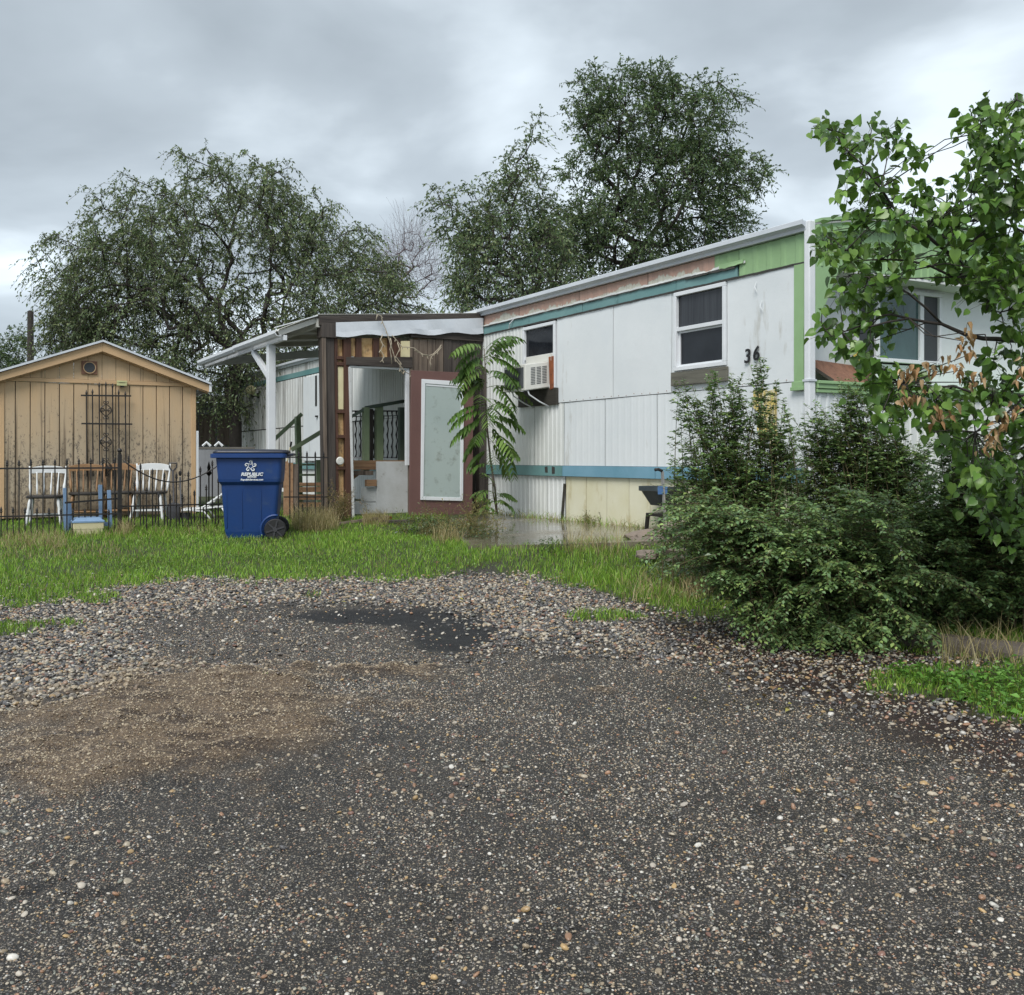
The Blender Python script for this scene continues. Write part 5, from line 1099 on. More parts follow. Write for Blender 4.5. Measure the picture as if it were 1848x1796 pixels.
# ------------------------------------------------------------------ chairs in a row by the shed
def make_chair(mat, label, px, Y, zr=0.0, rot=0.0, seatm='seat_dark'):
    b = G(px, Y, -0.03); t = empty('chair', b, AZ*0.5+rot, R(zr)); tag(t, label, 'chair', 'spindle back chairs along the shed')
    W_, D_, SHt, H = .235, .21, .40, .80
    for sx_, sy_ in ((-1,-1),(1,-1),(-1,1),(1,1)):
        top = Vector((sx_*.17, sy_*.14, SHt-.01)); bot = Vector((sx_*.225, sy_*.21, -.03)); q = [top.lerp(bot, f) for f in (0,.15,.3,.45,.6,.75,1)]
        MB().tube(q, [.014,.022,.017,.024,.017,.020,.013], 8).build('leg', M[mat], t, smooth=True)
    for y_ in (-.18, .18): MB().tube([(-.20, y_, .16), (0, y_, .16), (.20, y_, .16)], [.010,.015,.010], 6).build('stretcher', M[mat], t)
    m = MB(); m.loft([[(W_*f*math.copysign(abs(math.cos(a))**.6, math.cos(a)), D_*f*math.copysign(abs(math.sin(a))**.6, math.sin(a)), z) for a in np.linspace(0, 2*math.pi, 20, endpoint=False)] for f, z in ((.9, SHt-.012), (1, SHt), (1, SHt+.018), (.94, SHt+.03))]); m.build('seat', M[seatm], t)
    for k, x_ in enumerate((-.205, -.125, -.045, .045, .125, .205)):
        xt = x_*1.12; r0 = .014 if k in (0, 5) else .009
        q = [(x_+(xt-x_)*f, .17+.09*f, SHt+.02+(H-.08-SHt)*f) for f in (0,.2,.4,.55,.75,1)]; hgt = H-.08
        if k in (0, 5): q.append((xt*1.01, .268, H+.02))
        MB().tube(q, [r0*v_ for v_ in (.8,1.3,1.7,1.1,1.0,.8)]+([r0*.9] if k in (0,5) else []), 6).build('spindle', M[mat], t, smooth=True)
    n = 12; rings = []
    for i in range(n+1):
        f = i/n*2-1; x_ = f*.235; z0_ = H-.085+.012*(1-f*f); z1_ = H-.01+.035*(1-abs(f)**2.5); y_ = .255+.018*(1-f*f)
        rings.append([(x_, y_-.012, z0_), (x_, y_+.012, z0_), (x_, y_+.012, z1_), (x_, y_-.012, z1_)])
    m = MB(); m.loft(rings); m.build('crest_rail', M[mat], t, bevel=.004)
    return t
make_chair('chair_white', 'white spindle back chair at the far side of the row', 82, 13.9, 0, .05)
make_chair('chair_brown', 'brown spindle back chair beside the white chair near the blue posts', 156, 14.4, 0, 0.1)
make_chair('chair_brown', 'brown spindle back chair just behind the fence post finial', 214, 14.6, 0, -.05)
make_chair('chair_white', 'white spindle back chair nearest the shovel', 270, 14.6, 0, -.12)
# light blue upright planks around a cream tub
t = empty('blue_frame', G(158, 13.0), AZ); tag(t, 'light blue plank frame standing on the grass behind the fence', 'frame')
for px, top, bot in ((123,880,958),(131,905,960),(178,875,948),(197,886,950)):
    x_ = (px-158)/FPX*13.0*1.05; y_ = {123:-.12,131:-.02,178:-.16,197:.10}[px]; z_ = CAMZ+(HY-top)*13.0/FPX-t.location.z
    MB().hexa([(x_-.028,y_-.012,-.05),(x_+.028,y_-.012,-.05),(x_+.028,y_+.012,-.05),(x_-.028,y_+.012,-.05),(x_-.035,y_+.05,z_),(x_+.012,y_+.05,z_),(x_+.012,y_+.07,z_),(x_-.035,y_+.07,z_)]).build('upright', M['light_blue'], t, bevel=.003)
MB().bar((-.25,-.03,.10), (.28,.02,.10), .02, .05).build('cross_bar', M['light_blue'], t)
t = empty('storage_tub', G(158, 12.85), AZ); tag(t, 'low cream tub with pale blue lid sitting in the grass', 'tub')
m = MB(); m.loft([[(x_*f, y_*f, z_) for x_, y_ in ((-.17,-.13),(.17,-.13),(.18,-.12),(.18,.12),(.17,.13),(-.17,.13),(-.18,.12),(-.18,-.12))] for f, z_ in ((.92,-.02),(.97,.07),(.99,.072),(.99,.08),(1.0,.15))]); m.build('tub', M['cream_plastic'], t)
m = MB(); m.loft([[(x_*f, y_*f, z_) for x_, y_ in ((-.17,-.13),(.17,-.13),(.18,-.12),(.18,.12),(.17,.13),(-.17,.13),(-.18,.12),(-.18,-.12))] for f, z_ in ((1.05,.151),(1.05,.17),(.9,.185),(.8,.21),(.5,.22))]); m.build('lid', M['light_blue'], t)
# shovel and a second handle
def tool(px, top, Y, label, dgrip, nm):
    b = G(px+8, Y-.0); t = empty(nm, b, 0); tag(t, label, nm.replace('_', ' ')); z1 = CAMZ+(HY-top)*Y/FPX-b.z; x1 = -(8)/FPX*Y
    MB().tube([(0,-.1,.18), (x1,.05,z1-.10)], .014, 7).build('shaft', M['dark_grey'], t)
    if dgrip:
        MB().tube([(x1,.05,z1-.12),(x1-.05,.05,z1-.06),(x1-.055,.05,z1),(x1+.055,.05,z1),(x1+.05,.05,z1-.06),(x1,.05,z1-.12)], .011, 6).build('grip', M['dark_grey'], t)
        MB().loft([[(-.09*f,-.1+q,z_),(0,-.13+q,z_),(.09*f,-.1+q,z_),(0,-.1+q,z_)] for f, z_, q in ((.2,-.04,.0),(.8,.02,0),(1,.12,0),(1,.22,.01),(.3,.25,.02))]).build('blade', M['dark_grey'], t)
    else:
        MB().lathe([(.012,0),(.022,.02),(.024,.05),(.014,.07)], c=(x1,.05,z1-.08), n=8).build('grip', M['rubber'], t); MB().box(-.12,.12,-.14,-.06,.0,.10).build('head', M['dark_grey'], t)
tool(310, 836, 14.5, 'dark spade with D shaped grip standing against the shed', True, 'spade'); tool(323, 849, 14.6, 'black handled garden tool beside the spade', False, 'garden_fork')
# white lounger behind the bin
t = empty('garden_lounger', G(385, 14.6), R(8)); tag(t, 'white slatted garden lounger with raised back partly behind the blue bin', 'lounger')
for y_ in (-.22, .22):
    MB().tube([(-.40,y_,.13),(-.1,y_,.16),(.35,y_,.20)], .014, 6).build('side_rail', M['chair_white'], t, smooth=True); MB().tube([(-.12,y_,.17),(.36,y_,.50)], .014, 6).build('back_rail', M['chair_white'], t)
    MB().tube([(-.32,y_,.14),(-.1,y_,.12),(-.03,y_,.04),(.0,y_,-.02)], .013, 6).build('leg', M['chair_white'], t, smooth=True); MB().tube([(.15,y_,.17),(.2,y_,.08),(.3,y_,.0)], .013, 6).build('leg', M['chair_white'], t, smooth=True)
for k in range(5): MB().box(-.40+k*.065,-.355+k*.065,-.22,.22,.145+k*.004,.158+k*.004).build('slat', M['chair_white'], t)
for k in range(6):
    a = .12+k*.15; MB().hexa([(-.12+.48*a-.02,-.22,.17+.33*a),(-.12+.48*a+.03,-.22,.17+.33*a+.034),(-.12+.48*a+.03,.22,.17+.33*a+.034),(-.12+.48*a-.02,.22,.17+.33*a),(-.12+.48*a-.026,-.22,.18+.33*a),(-.12+.48*a+.024,-.22,.18+.33*a+.034),(-.12+.48*a+.024,.22,.18+.33*a+.034),(-.12+.48*a-.026,.22,.18+.33*a)]).build('slat', M['chair_white'], t)
# grey low building and panel in the gap
t = empty('grey_outbuilding', Vector((P(392,800,30).x, 30, .79)), R(10)); tag(t, 'low grey outbuilding in the gap between shed and home', 'outbuilding')
MB().box(-1.6,1.6,0,2.5,0,2.45).build('wall', M['far_wall'], t); MB().hexa([(-1.8,-.3,2.45),(1.8,-.3,2.45),(1.8,2.7,2.7),(-1.8,2.7,2.7),(-1.8,-.3,2.58),(1.8,-.3,2.58),(1.8,2.7,2.83),(-1.8,2.7,2.83)]).build('roof', M['far_roof'], t)
for k in range(6): MB().box(-1.5+k*.5,-1.05+k*.5,-.03,-.005,1.2,2.1).build('board', M['plank_grey'], t)
t = empty('grey_panel_fence', Vector((P(392,800,22).x, 22, .79)), R(12)); tag(t, 'plain grey board fence standing behind the white lounger', 'fence')
for k in range(3): MB().box(-.75+k*.5,-.252+k*.5,0,.03,0,1.02).build('panel', M['far_wall'], t)
MB().box(-.78,.78,-.01,.04,1.021,1.06).build('cap_rail', M['far_roof'], t)
for k in range(2): MB().tube([(-.3+k*.25,.01,1.08),(-.22+k*.25,.01,1.16),(-.14+k*.25,.01,1.08)], .03, 6).build('white_clip', M['trim_white'], t)
b = G(377, 16.5); t = empty('iron_stake', b, 0); tag(t, 'single black spear topped stake beyond the sagging fence rail', 'stake'); z1 = CAMZ+(HY-835)*16.5/FPX-b.z
MB().tube([(0,0,0),(0,0,z1)], .012, 6).build('shaft', M['black_metal'], t); MB().lathe([(.01,0),(.05,.05),(.02,.1),(.03,.14),(.002,.24)], c=(0,0,z1-.22), n=6).build('spear', M['black_metal'], t)

# ------------------------------------------------------------------ blue wheeled bin
bb = G(455, 12.6, -0.02); bn = empty('wheeled_bin', bb, R(9)); tag(bn, 'blue wheeled recycling bin with dark lid and white printed logo', 'bin')
def rr(x0, x1, y0, y1, z, r=0.05, n=4):
    o = []
    for cx_, cy_, a0 in ((x1-r,y0+r,-90),(x1-r,y1-r,0),(x0+r,y1-r,90),(x0+r,y0+r,180)):
        for k in range(n+1): a = R(a0+90*k/n); o.append((cx_+r*math.cos(a), cy_+r*math.sin(a), z))
    return o
m = MB(); m.loft([rr(-.285,.235,-.24,.24,0.02), rr(-.30,.30,-.255,.255,.10), rr(-.335,.345,-.30,.30,.62), rr(-.337,.35,-.302,.302,.66), rr(-.365,.365,-.335,.335,.70), rr(-.37,.37,-.34,.34,.735), rr(-.392,.385,-.352,.352,.97), rr(-.392,.385,-.352,.352,.985)])
m.build('body', M['bin_blue'], bn, smooth=False, bevel=.006)
m = MB(); m.loft([rr(-.44,.42,-.385,.385,.985,.06), rr(-.455,.435,-.395,.395,.99,.06), rr(-.455,.44,-.395,.395,1.035,.06), rr(-.43,.42,-.38,.38,1.04,.06)]); m.build('rim', M['bin_blue'], bn)
m = MB(); m.loft([rr(-.425,.44,-.375,.375,1.041,.06), rr(-.43,.45,-.38,.38,1.055,.06), rr(-.40,.43,-.35,.35,1.083,.08), rr(-.20,.30,-.22,.22,1.092,.1)]); m.build('lid', M['bin_lid'], bn, smooth=True)
MB().tube([(.42,-.30,1.02),(.50,-.30,1.03),(.50,.30,1.03),(.42,.30,1.02)], .016, 7).build('handle', M['bin_lid'], bn)
MB().box(-.15,.1,-.30,-.27,1.06,1.075).build('lid_rib', M['bin_lid'], bn)
for y_, nm in ((-.315, 'wheel'), (.315, 'wheel')):
    w = MB().lathe([(.06,-.03),(.12,-.03),(.13,-.02),(.13,.02),(.12,.03),(.06,.03)], n=28, axis='y').build('wheel', M['rubber'], bn, loc=(.30, y_, .125))
    MB().lathe([(.0,-.012),(.108,-.012),(.108,.012),(.0,.012)], n=24, axis='y').build('hub', M['seam_dark'], w)
    for k in range(6):
        a = k*math.pi/3+.3; MB().bar((.02*math.cos(a),-.034,.02*math.sin(a)), (.112*math.cos(a),-.034,.112*math.sin(a)), .018, .012, up=(0,1,0)).build('spoke', M['dark_grey'], w)
    MB().lathe([(.0,-.045),(.026,-.045),(.03,-.03),(.0,-.03)], n=14, axis='y').build('cap', M['dark_grey'], w)
m = MB(); pts = [(.30-.17*math.cos(a), -.275-.03, .125+.17*math.sin(a)) for a in np.linspace(-.55, 1.75, 14)]; m.tube(pts, .016, 6); m.build('wheel_arch', M['bin_blue'], bn, smooth=True)
for x_ in (-.28, -.10, .12): MB().hexa([(x_,-.268,.15),(x_+.012,-.268,.15),(x_+.012,-.25,.15),(x_,-.25,.15),(x_,-.303,.60),(x_+.012,-.303,.60),(x_+.012,-.28,.60),(x_,-.28,.60)]).build('body_rib', M['bin_blue'], bn)
# printed mark: five curled arms round a star, name, second line, web line
pr = empty('printed_mark', (0.03, -.353, .86)); pr.parent = bn; pr.rotation_euler = (R(-3.2), 0, 0)
m = MB(); c0 = (-.015, .028)
for k in range(5):
    a = math.pi/2+k*2*math.pi/5
    def rp_(r_, da): return (c0[0]+r_*math.cos(a+da), -.004, c0[1]+r_*math.sin(a+da))
    m.tube([rp_(.030,-.62), rp_(.042,-.40), rp_(.060,-.28), rp_(.066,.0), rp_(.058,.26), rp_(.046,.20), rp_(.047,.02)], [.006,.007,.0075,.0075,.0065,.006,.004], 6)
    m.bar(rp_(.022,0), rp_(.033,-.55), .006, .003, up=(0,1,0)); m.bar(rp_(.022,0), rp_(.033,.55), .006, .003, up=(0,1,0))
m.build('logo', M['print_white'], pr)
for txt, size, z_, sh, bo in (('REPUBLIC', .052, -.085, .2, .0022), ('SERVICES', .026, -.108, .0, .001), ('RepublicServices.com', .030, -.142, .2, .001)):
    o = text_mesh('lettering', txt, size, M['print_white'], .001, sh, bo); o.parent = pr; o.rotation_euler = (R(90), 0, 0); o.location = (0, -.003, z_)
    if size > .05: o.scale = (1.12, 1, 1)

# ------------------------------------------------------------------ barrow, rocks, timber, stones
wb = empty('wheelbarrow', Vector((P(1207,952,11.75).x, 11.75, .755)), R(24)); wb.scale = (.88,.88,.95); tag(wb, 'blue rimmed barrow tub with weeds on a black stand by the cream skirting', 'barrow')
m = MB(); m.loft([rr(-.20,.22,-.16,.16,.33,.05), rr(-.30,.34,-.25,.25,.50,.08), rr(-.30,.34,-.25,.25,.51,.08), rr(-.285,.325,-.235,.235,.50,.08), rr(-.19,.21,-.15,.15,.36,.05)]); m.build('tub', M['tub_dark'], wb)
m = MB(); m.loft([rr(-.315,.355,-.265,.265,.50,.08), rr(-.325,.365,-.275,.275,.505,.08), rr(-.325,.365,-.275,.275,.56,.08), rr(-.30,.34,-.25,.25,.56,.08), rr(-.295,.335,-.245,.245,.512,.08)]); m.build('rim', M['tub_dark'], wb)
MB().box(-.34,-.20,-.282,-.276,.47,.565,.004).build('blue_scrap', M['tub_blue'], wb)
MB().box(-.25,.28,-.19,.19,.44,.47,.01).build('soil', M['timber'], wb)
MB().box(-.24,.30,-.18,.18,.20,.235).build('cross_plate', M['black_metal'], wb, bevel=.005)
for x_, y_ in ((-.22,-.16),(.26,-.16),(-.22,.16),(.26,.16)): MB().bar((x_,y_,.2), (x_-.02,y_*1.05,-.01), .045, .035).build('leg', M['black_metal'], wb); 
for x_ in (-.12, .12): MB().bar((x_,-.1,.235), (x_*.7,-.1,.34), .03, .03).build('strut', M['black_metal'], wb)
MB().bar((-.23,-.27,.16), (-.27,-.27,.74), .022, .04).build('upright', M['steel'], wb); MB().tube([(-.27,-.27,.745),(-.33,-.27,.765),(-.38,-.27,.76)], .018, 8).build('grip', M['rubber'], wb, smooth=True)
rg = 'flat reddish stones piled at the slab edge'
def rock(name, label, px, py, Y, sx_, sy_, sz_, rz, rx=0, mat='rock', cat='stone', seed=0, group=rg):
    import bmesh
    bm = bmesh.new(); bmesh.ops.create_icosphere(bm, subdivisions=3 if cat in ('cobble','pebble') else 2, radius=.5)
    for vv in bm.verts:
        c = vv.co; q = max(abs(c.x), abs(c.y), abs(c.z)); c *= (1+.55*(0.5/q-1)*.6 if q else 1); c *= 1+(.22 if cat in ('cobble','pebble') else .6)*mnoise.noise(c*2.1+Vector((seed*7.7,0,0)))+.07*mnoise.noise(c*7+Vector((0,seed*3.1,0)))
        c.x *= sx_; c.y *= sy_; c.z *= sz_
    me = bpy.data.meshes.new(name); bm.to_mesh(me); bm.free(); me.materials.append(M[mat]); o = bpy.data.objects.new(name, me); COL.objects.link(o)
    o.location = P(px, py, Y); o.rotation_euler = (R(rx), 0, R(rz)); tag(o, label, cat, group); return o
rock('flat_stone', 'long reddish slab of stone at the grassy edge of the slab', 1168, 966, 10.9, .40, .26, .12, 15, 10, seed=1)
rock('flat_stone', 'grey brown stone under the barrow leaning on others', 1212, 956, 11.0, .30, .24, .16, 60, -12, seed=2)
rock('flat_stone', 'thin pale stone edge sticking out of the grass below the slab of stone', 1172, 976, 10.7, .34, .16, .06, 8, 8, seed=3)
rock('flat_stone', 'rounded tan stone lowest in the pile beside the bush', 1210, 1000, 9.9, .26, .2, .14, -10, 0, seed=4)
rock('flat_stone', 'small brown stone lying in front of the pile', 1168, 1000, 10.0, .22, .16, .09, 20, 6, seed=5)
rock('driftwood_piece', 'weathered stick of wood propped on the stone pile', 1222, 962, 10.7, .30, .06, .05, -28, 14, mat='timber', cat='wood', seed=6)
rock('white_cobble', 'large smooth cream cobble near the green weeds', 1788, 1339, 5.0, .075, .06, .03, 0, 0, 'cobble', 'cobble', 7, None)
rock('orange_pebble', 'orange pebble standing out on the asphalt at the bottom of the lot', 250, 1756, 3.02, .034, .03, .022, 20, 0, 'chair_brown', 'pebble', 8, None)
rock('grey_rock', 'pale grey rock half hidden in weeds beside the timber', 1715, 1218, 6.15, .10, .08, .07, 10, 0, 'far_wall', 'rock', 9, None)
tb_ = empty('old_timber', G(1790, 6.55, 0.03), 0); tag(tb_, 'weathered square timber lying along the edge of the weeds', 'timber')
p0 = G(1560, 7.0, .05)-tb_.location; p1 = G(2010, 6.15, .05)-tb_.location
n = 12; mb = MB(); d_ = (p1-p0).normalized(); s_ = Vector((-d_.y, d_.x, 0))
mb.loft([[p0.lerp(p1, i/n)+s_*a*(1+.1*mnoise.noise(Vector((i*.7,a*9,0))))+Vector((0,0,b+.012*mnoise.noise(Vector((i*.9,b*9,5)))) ) for a, b in ((-.075,-.09),(.075,-.09),(.08,0),(.065,.055),(-.065,.06),(-.08,0))] for i in range(n+1)]); mb.build('beam', M['timber'], tb_)

# ------------------------------------------------------------------ grass
def blades(x, y, h, w, col, lean=0.35, name=None, zoff=0.0):
    n = len(x); z = gtop(x, y)-0.01+zoff; a = RNG.uniform(0, 2*np.pi, n); s = np.stack([np.cos(a), np.sin(a), 0*a], 1)
    b = RNG.uniform(0, 2*np.pi, n); L_ = (RNG.random(n)**0.8*lean*h); l = np.stack([np.cos(b)*L_, np.sin(b)*L_, 0*b], 1)
    base = np.stack([x, y, z], 1); up = np.array([0, 0, 1.]); H = h[:, None]; W = w[:, None]
    v0 = base-s*W/2; v1 = base+s*W/2; v2 = base+up*H*.55+l*.35+s*W*.4; v3 = base+up*H*.55+l*.35-s*W*.4; v4 = base+up*H*.92+l*1.15
    V = np.stack([v0, v1, v2, v3, v4], 1).reshape(-1, 3); i = np.arange(n)*5
    F = np.concatenate([np.stack([i, i+1, i+2], 1), np.stack([i, i+2, i+3], 1), np.stack([i+3, i+2, i+4], 1)])
    return V, F, np.repeat(col, 5, 0)
def inslab(x, y):                                              # keep blades off the concrete and from under the home
    qx, qy = x-HC.x, y-HC.y; u = qx*DW.x+qy*DW.y; v = qx*NW.x+qy*NW.y
    home_ = (v < 0.0) & (u > -0.2)
    e = np.interp(y, [10.62, 12.6, 14.9], [-0.42, -0.75, -0.95]); sl2 = (y > 10.66+0.05*np.sin(x*9)) & (x > e) & (u > 1.9) & (u < 6.95) & (v > 0)
    yy = y; hq = ((y-14.2)*0.873-(x+7.09)*0.488 > -.02) & (x*0.873+y*0.488+7.09*.873-14.2*.488 < 2.65) & (x > -12)
    pin = (v > 0) & (v < 2.55) & (u > 6.8) & (u < 12)
    return home_ | sl2 | hq | pin
GC = np.array([(0.20,0.375,0.035),(0.26,0.455,0.052),(0.135,0.265,0.028),(0.35,0.48,0.09),(0.20,0.38,0.055)]); DC = np.array([(0.42,0.34,0.17),(0.34,0.27,0.13),(0.50,0.43,0.25),(0.25,0.22,0.09)])
def grass():
    bag = Bag(); n = 500000; y = RNG.uniform(5.0, 18.5, n); x = RNG.uniform(-0.98, 0.52, n)*y; ok = (x > -.56*y) | (RNG.random(n) < .5); x, y = x[ok], y[ok]; n = len(x)
    g, gr, si, bl_, so = zones(x, y); yy = y; px = CX+FPX*x/y
    dens = g*np.where(y > 14.5, .5, 1)*np.clip(.75+.4*vnoise(x, y, 3.5, 41), .25, 1); keep = (RNG.random(n) < dens) & ~inslab(x, y) & ~((y > 15.3) & (x > -2.5))
    x, y, g = x[keep], y[keep], g[keep]; n = len(x); px = CX+FPX*x/y
    tall = 1+0.9*np.clip(vnoise(x, y, 2.4, 43), 0, 1)+1.0*blob(px, y*60, 1080, 11.0*60-20, 180, 70)+.5*np.exp(-((y-(12.3+0.559*(x+6.14)))/.25)**2)
    h = (0.034+.040*RNG.random(n)**1.5)*tall*(0.55+.45*np.clip(g*1.3, 0, 1)); c = GC[RNG.integers(0, 5, n)]*RNG.uniform(.75, 1.3, (n, 1))*(1+.22*vnoise(x, y, 1.6, 44))[:, None]
    yel = RNG.random(n) < .05+.10*np.clip(vnoise(x, y, 3, 45), 0, 1); c[yel] = DC[RNG.integers(0, 4, yel.sum())]*.8
    bag.add(*blades(x, y, h, np.full(n, .0065), c, .55)); o = bag.build('grass', M['grass_blade']); tag(o, 'bright green wet lawn grass between the lot and the fence', 'grass', kind='stuff')
    # dry straw along the fence, at the porch foot and the slab edge
    bag = Bag()
    for (px0, px1, Y0, Y1, cnt, hh) in ((0,120,11.4,12.6,650,.17),(120,400,12.3,13.6,420,.14),(215,240,12.5,13.2,250,.25),(525,610,13.0,14.5,900,.34),(540,590,12.9,13.4,350,.30),(655,700,13.6,14.4,500,.22),(780,870,11.2,12.6,700,.25),(905,1180,12.0,15.2,0,.1),(1230,1300,8.4,9.2,420,.22),(1020,1120,10.2,10.7,200,.32),(1120,1300,8.3,9.6,500,.16),(1700,1848,6.2,6.8,200,.28),(0,215,10.6,11.6,350,.12)):
        if not cnt: continue
        q = RNG.uniform(px0, px1, cnt); y = RNG.uniform(Y0, Y1, cnt); x = (q-CX)/FPX*y; ok = ~inslab(x, y); x, y = x[ok], y[ok]; k = len(x)
        bag.add(*blades(x, y, hh*RNG.uniform(.35, 1.1, k), np.full(k, .005), DC[RNG.integers(0, 4, k)]*RNG.uniform(.8, 1.3, (k, 1)), .8))
    # flattened straw at the skirting foot
    k = 850; u = RNG.uniform(1.9, 6.6, k); v = np.abs(RNG.normal(.05, .09, k)); x = HC.x+DW.x*u+NW.x*v; y = HC.y+DW.y*u+NW.y*v
    VV = blades(x, y, RNG.uniform(.04, .17, k)*np.where(RNG.random(k) < .5, .5, 1), np.full(k, .006), np.where((RNG.random(k) < .45)[:, None], GC[RNG.integers(0, 5, k)], DC[RNG.integers(0, 4, k)]), 1.6)
    VV[0][:, 2] += np.repeat(np.maximum(0.775-0.03*v-gtop(x, y), 0), 5); bag.add(*VV)
    o = bag.build('dry_grass', M['leaf_dry']); tag(o, 'tufts of dry yellow straw along the fence and skirting', 'dry grass', kind='stuff')
grass()
def weed_patch(name, label, spots, cols, lw, n_each, hh, seed, mat='leaf_wet'):
    rng = np.random.default_rng(seed); bag = Bag()
    for (px, Y, spread, scale) in spots:
        k = n_each; b = G(px, Y); x = b.x+rng.normal(0, spread, k); y = b.y+rng.normal(0, spread*.8, k); z = gtop(x, y)+rng.random(k)**1.3*hh*scale
        ax = unit(rng.normal(0, 1, (k, 3))*np.array([1, 1, .35])+np.array([0, 0, .15])); nr = unit(rng.normal(0, .4, (k, 3))+np.array([0, 0, 1.])); ln = lw*scale*rng.uniform(.5, 1.3, k)
        V, F, C = leaf_quads(np.stack([x, y, z], 1), ax, nr, ln, ln*.55, np.array(cols)[rng.integers(0, len(cols), k)]*rng.uniform(.75, 1.3, (k, 1))); bag.add(V, F, C)
        m_ = k//6; xs, ys_ = x[:m_], y[:m_]; V, F = tapers(np.stack([xs, ys_, gtop(xs, ys_)], 1), np.stack([xs+rng.normal(0, .02, m_), ys_, z[:m_]+.02], 1), np.full(m_, .0015), np.full(m_, .001), 3); bag.add(V, F, np.tile((.10,.12,.04), (len(V), 1)))
    o = bag.build(name, M[mat]); tag(o, label, 'weeds', kind='stuff')
weed_patch('green_weeds', 'bright broad leaved weeds below the timber at the lot edge', [(px, Y, .09, 1.0) for px, Y in ((1640,6.0),(1680,5.8),(1700,5.9),(1740,5.55),(1760,5.8),(1790,5.45),(1830,5.3),(1800,5.75),(1850,5.6),(1840,5.95),(1880,5.4),(1900,5.8))], [(.12,.27,.04),(.16,.33,.06),(.09,.20,.035)], .045, 75, .09, 71)
weed_patch('clover', 'small leaved clover patches spread through the lawn', [(px_, Y_, .16, 1.0) for px_, Y_ in [(random.uniform(20, 1180), random.uniform(9.7, 12.2)) for _ in range(46)] if not (px_ > 840 and Y_ > 10.4)], [(.16,.30,.05),(.11,.22,.04),(.22,.36,.09)], .022, 110, .05, 73)
weed_patch('grey_weeds', 'grey green weeds mixed with the grass near the bush', [(1215,9.7,.16,1),(1250,9.3,.14,1),(1190,9.3,.10,.8),(1000,10.4,.14,.8),(820,12.2,.16,1.1),(790,12.6,.2,1.3),(760,12.8,.2,1.1),(860,11.6,.16,.9)], [(.09,.13,.07),(.12,.16,.09),(.075,.12,.045)], .035, 330, .17, 72)
# spindly yellowing weed at the porch foot
def wiry(name, label, px, Y, n, hh, seed, cols, lean=.5, spread=.12):
    rng = np.random.default_rng(seed); b = G(px, Y); t = empty(name, b); tag(t, label, 'weed'); sb = Bag(); lb = Bag()
    for i in range(n):
        p = np.array([rng.normal(0, spread), rng.normal(0, spread*.7), 0]); d = unit(np.array([rng.normal(0, lean), rng.normal(0, lean), 1.2])); h = hh*rng.uniform(.5, 1.1); st_ = 6
        for k in range(st_):
            q = p+d*h/st_; V, F = tapers(p[None], q[None], np.array([.0035*(1-k/8)]), np.array([.003*(1-k/8)]), 3); sb.add(V, F, np.tile((.22,.20,.08), (len(V), 1)))
            for _ in range(5):
                ax = unit(rng.normal(0, 1, 3)+d*.5)[None]; br = q+ax[0]*rng.uniform(.02, .09)
                V, F = tapers(q[None], br[None], np.array([.0018]), np.array([.001]), 3); sb.add(V, F, np.tile((.26,.22,.09), (len(V), 1)))
                ln = np.array([rng.uniform(.018, .04)]); V, F, C = leaf_quads(br[None], unit(ax+np.array([0,0,-.3])), unit(rng.normal(0,.5,3)+np.array([0,0,1]))[None], ln, ln*.35, np.array([cols[rng.integers(0, len(cols))]])); lb.add(V, F, C)
            p = q; d = unit(d+rng.normal(0, .22, 3)+np.array([0, 0, -.02]))
    sb.build('stem', M['leaf_dry'], t); lb.build('leaves', M['leaf_wet'], t)
wiry('wiry_weed', 'tall wiry yellowing weed in front of the leaning door corner', 850, 11.9, 26, .50, 81, [(.30,.24,.06),(.16,.20,.06),(.34,.30,.12)])
wiry('wiry_weed', 'pale green bushy weed in front of the brown door foot', 775, 12.6, 34, .38, 82, [(.14,.19,.08),(.20,.24,.12),(.10,.16,.05)], .6, .22)
wiry('wiry_weed', 'low dry twiggy weed against the cream skirting', 1075, 13.3, 10, .28, 83, [(.22,.20,.08),(.14,.17,.06)], .7, .12)

wiry('dead_brush', 'dead brown twigs clinging to the foot of the dark corner post', 612, 14.1, 26, .55, 84, [(.20,.12,.07),(.28,.18,.10)], .35, .09)
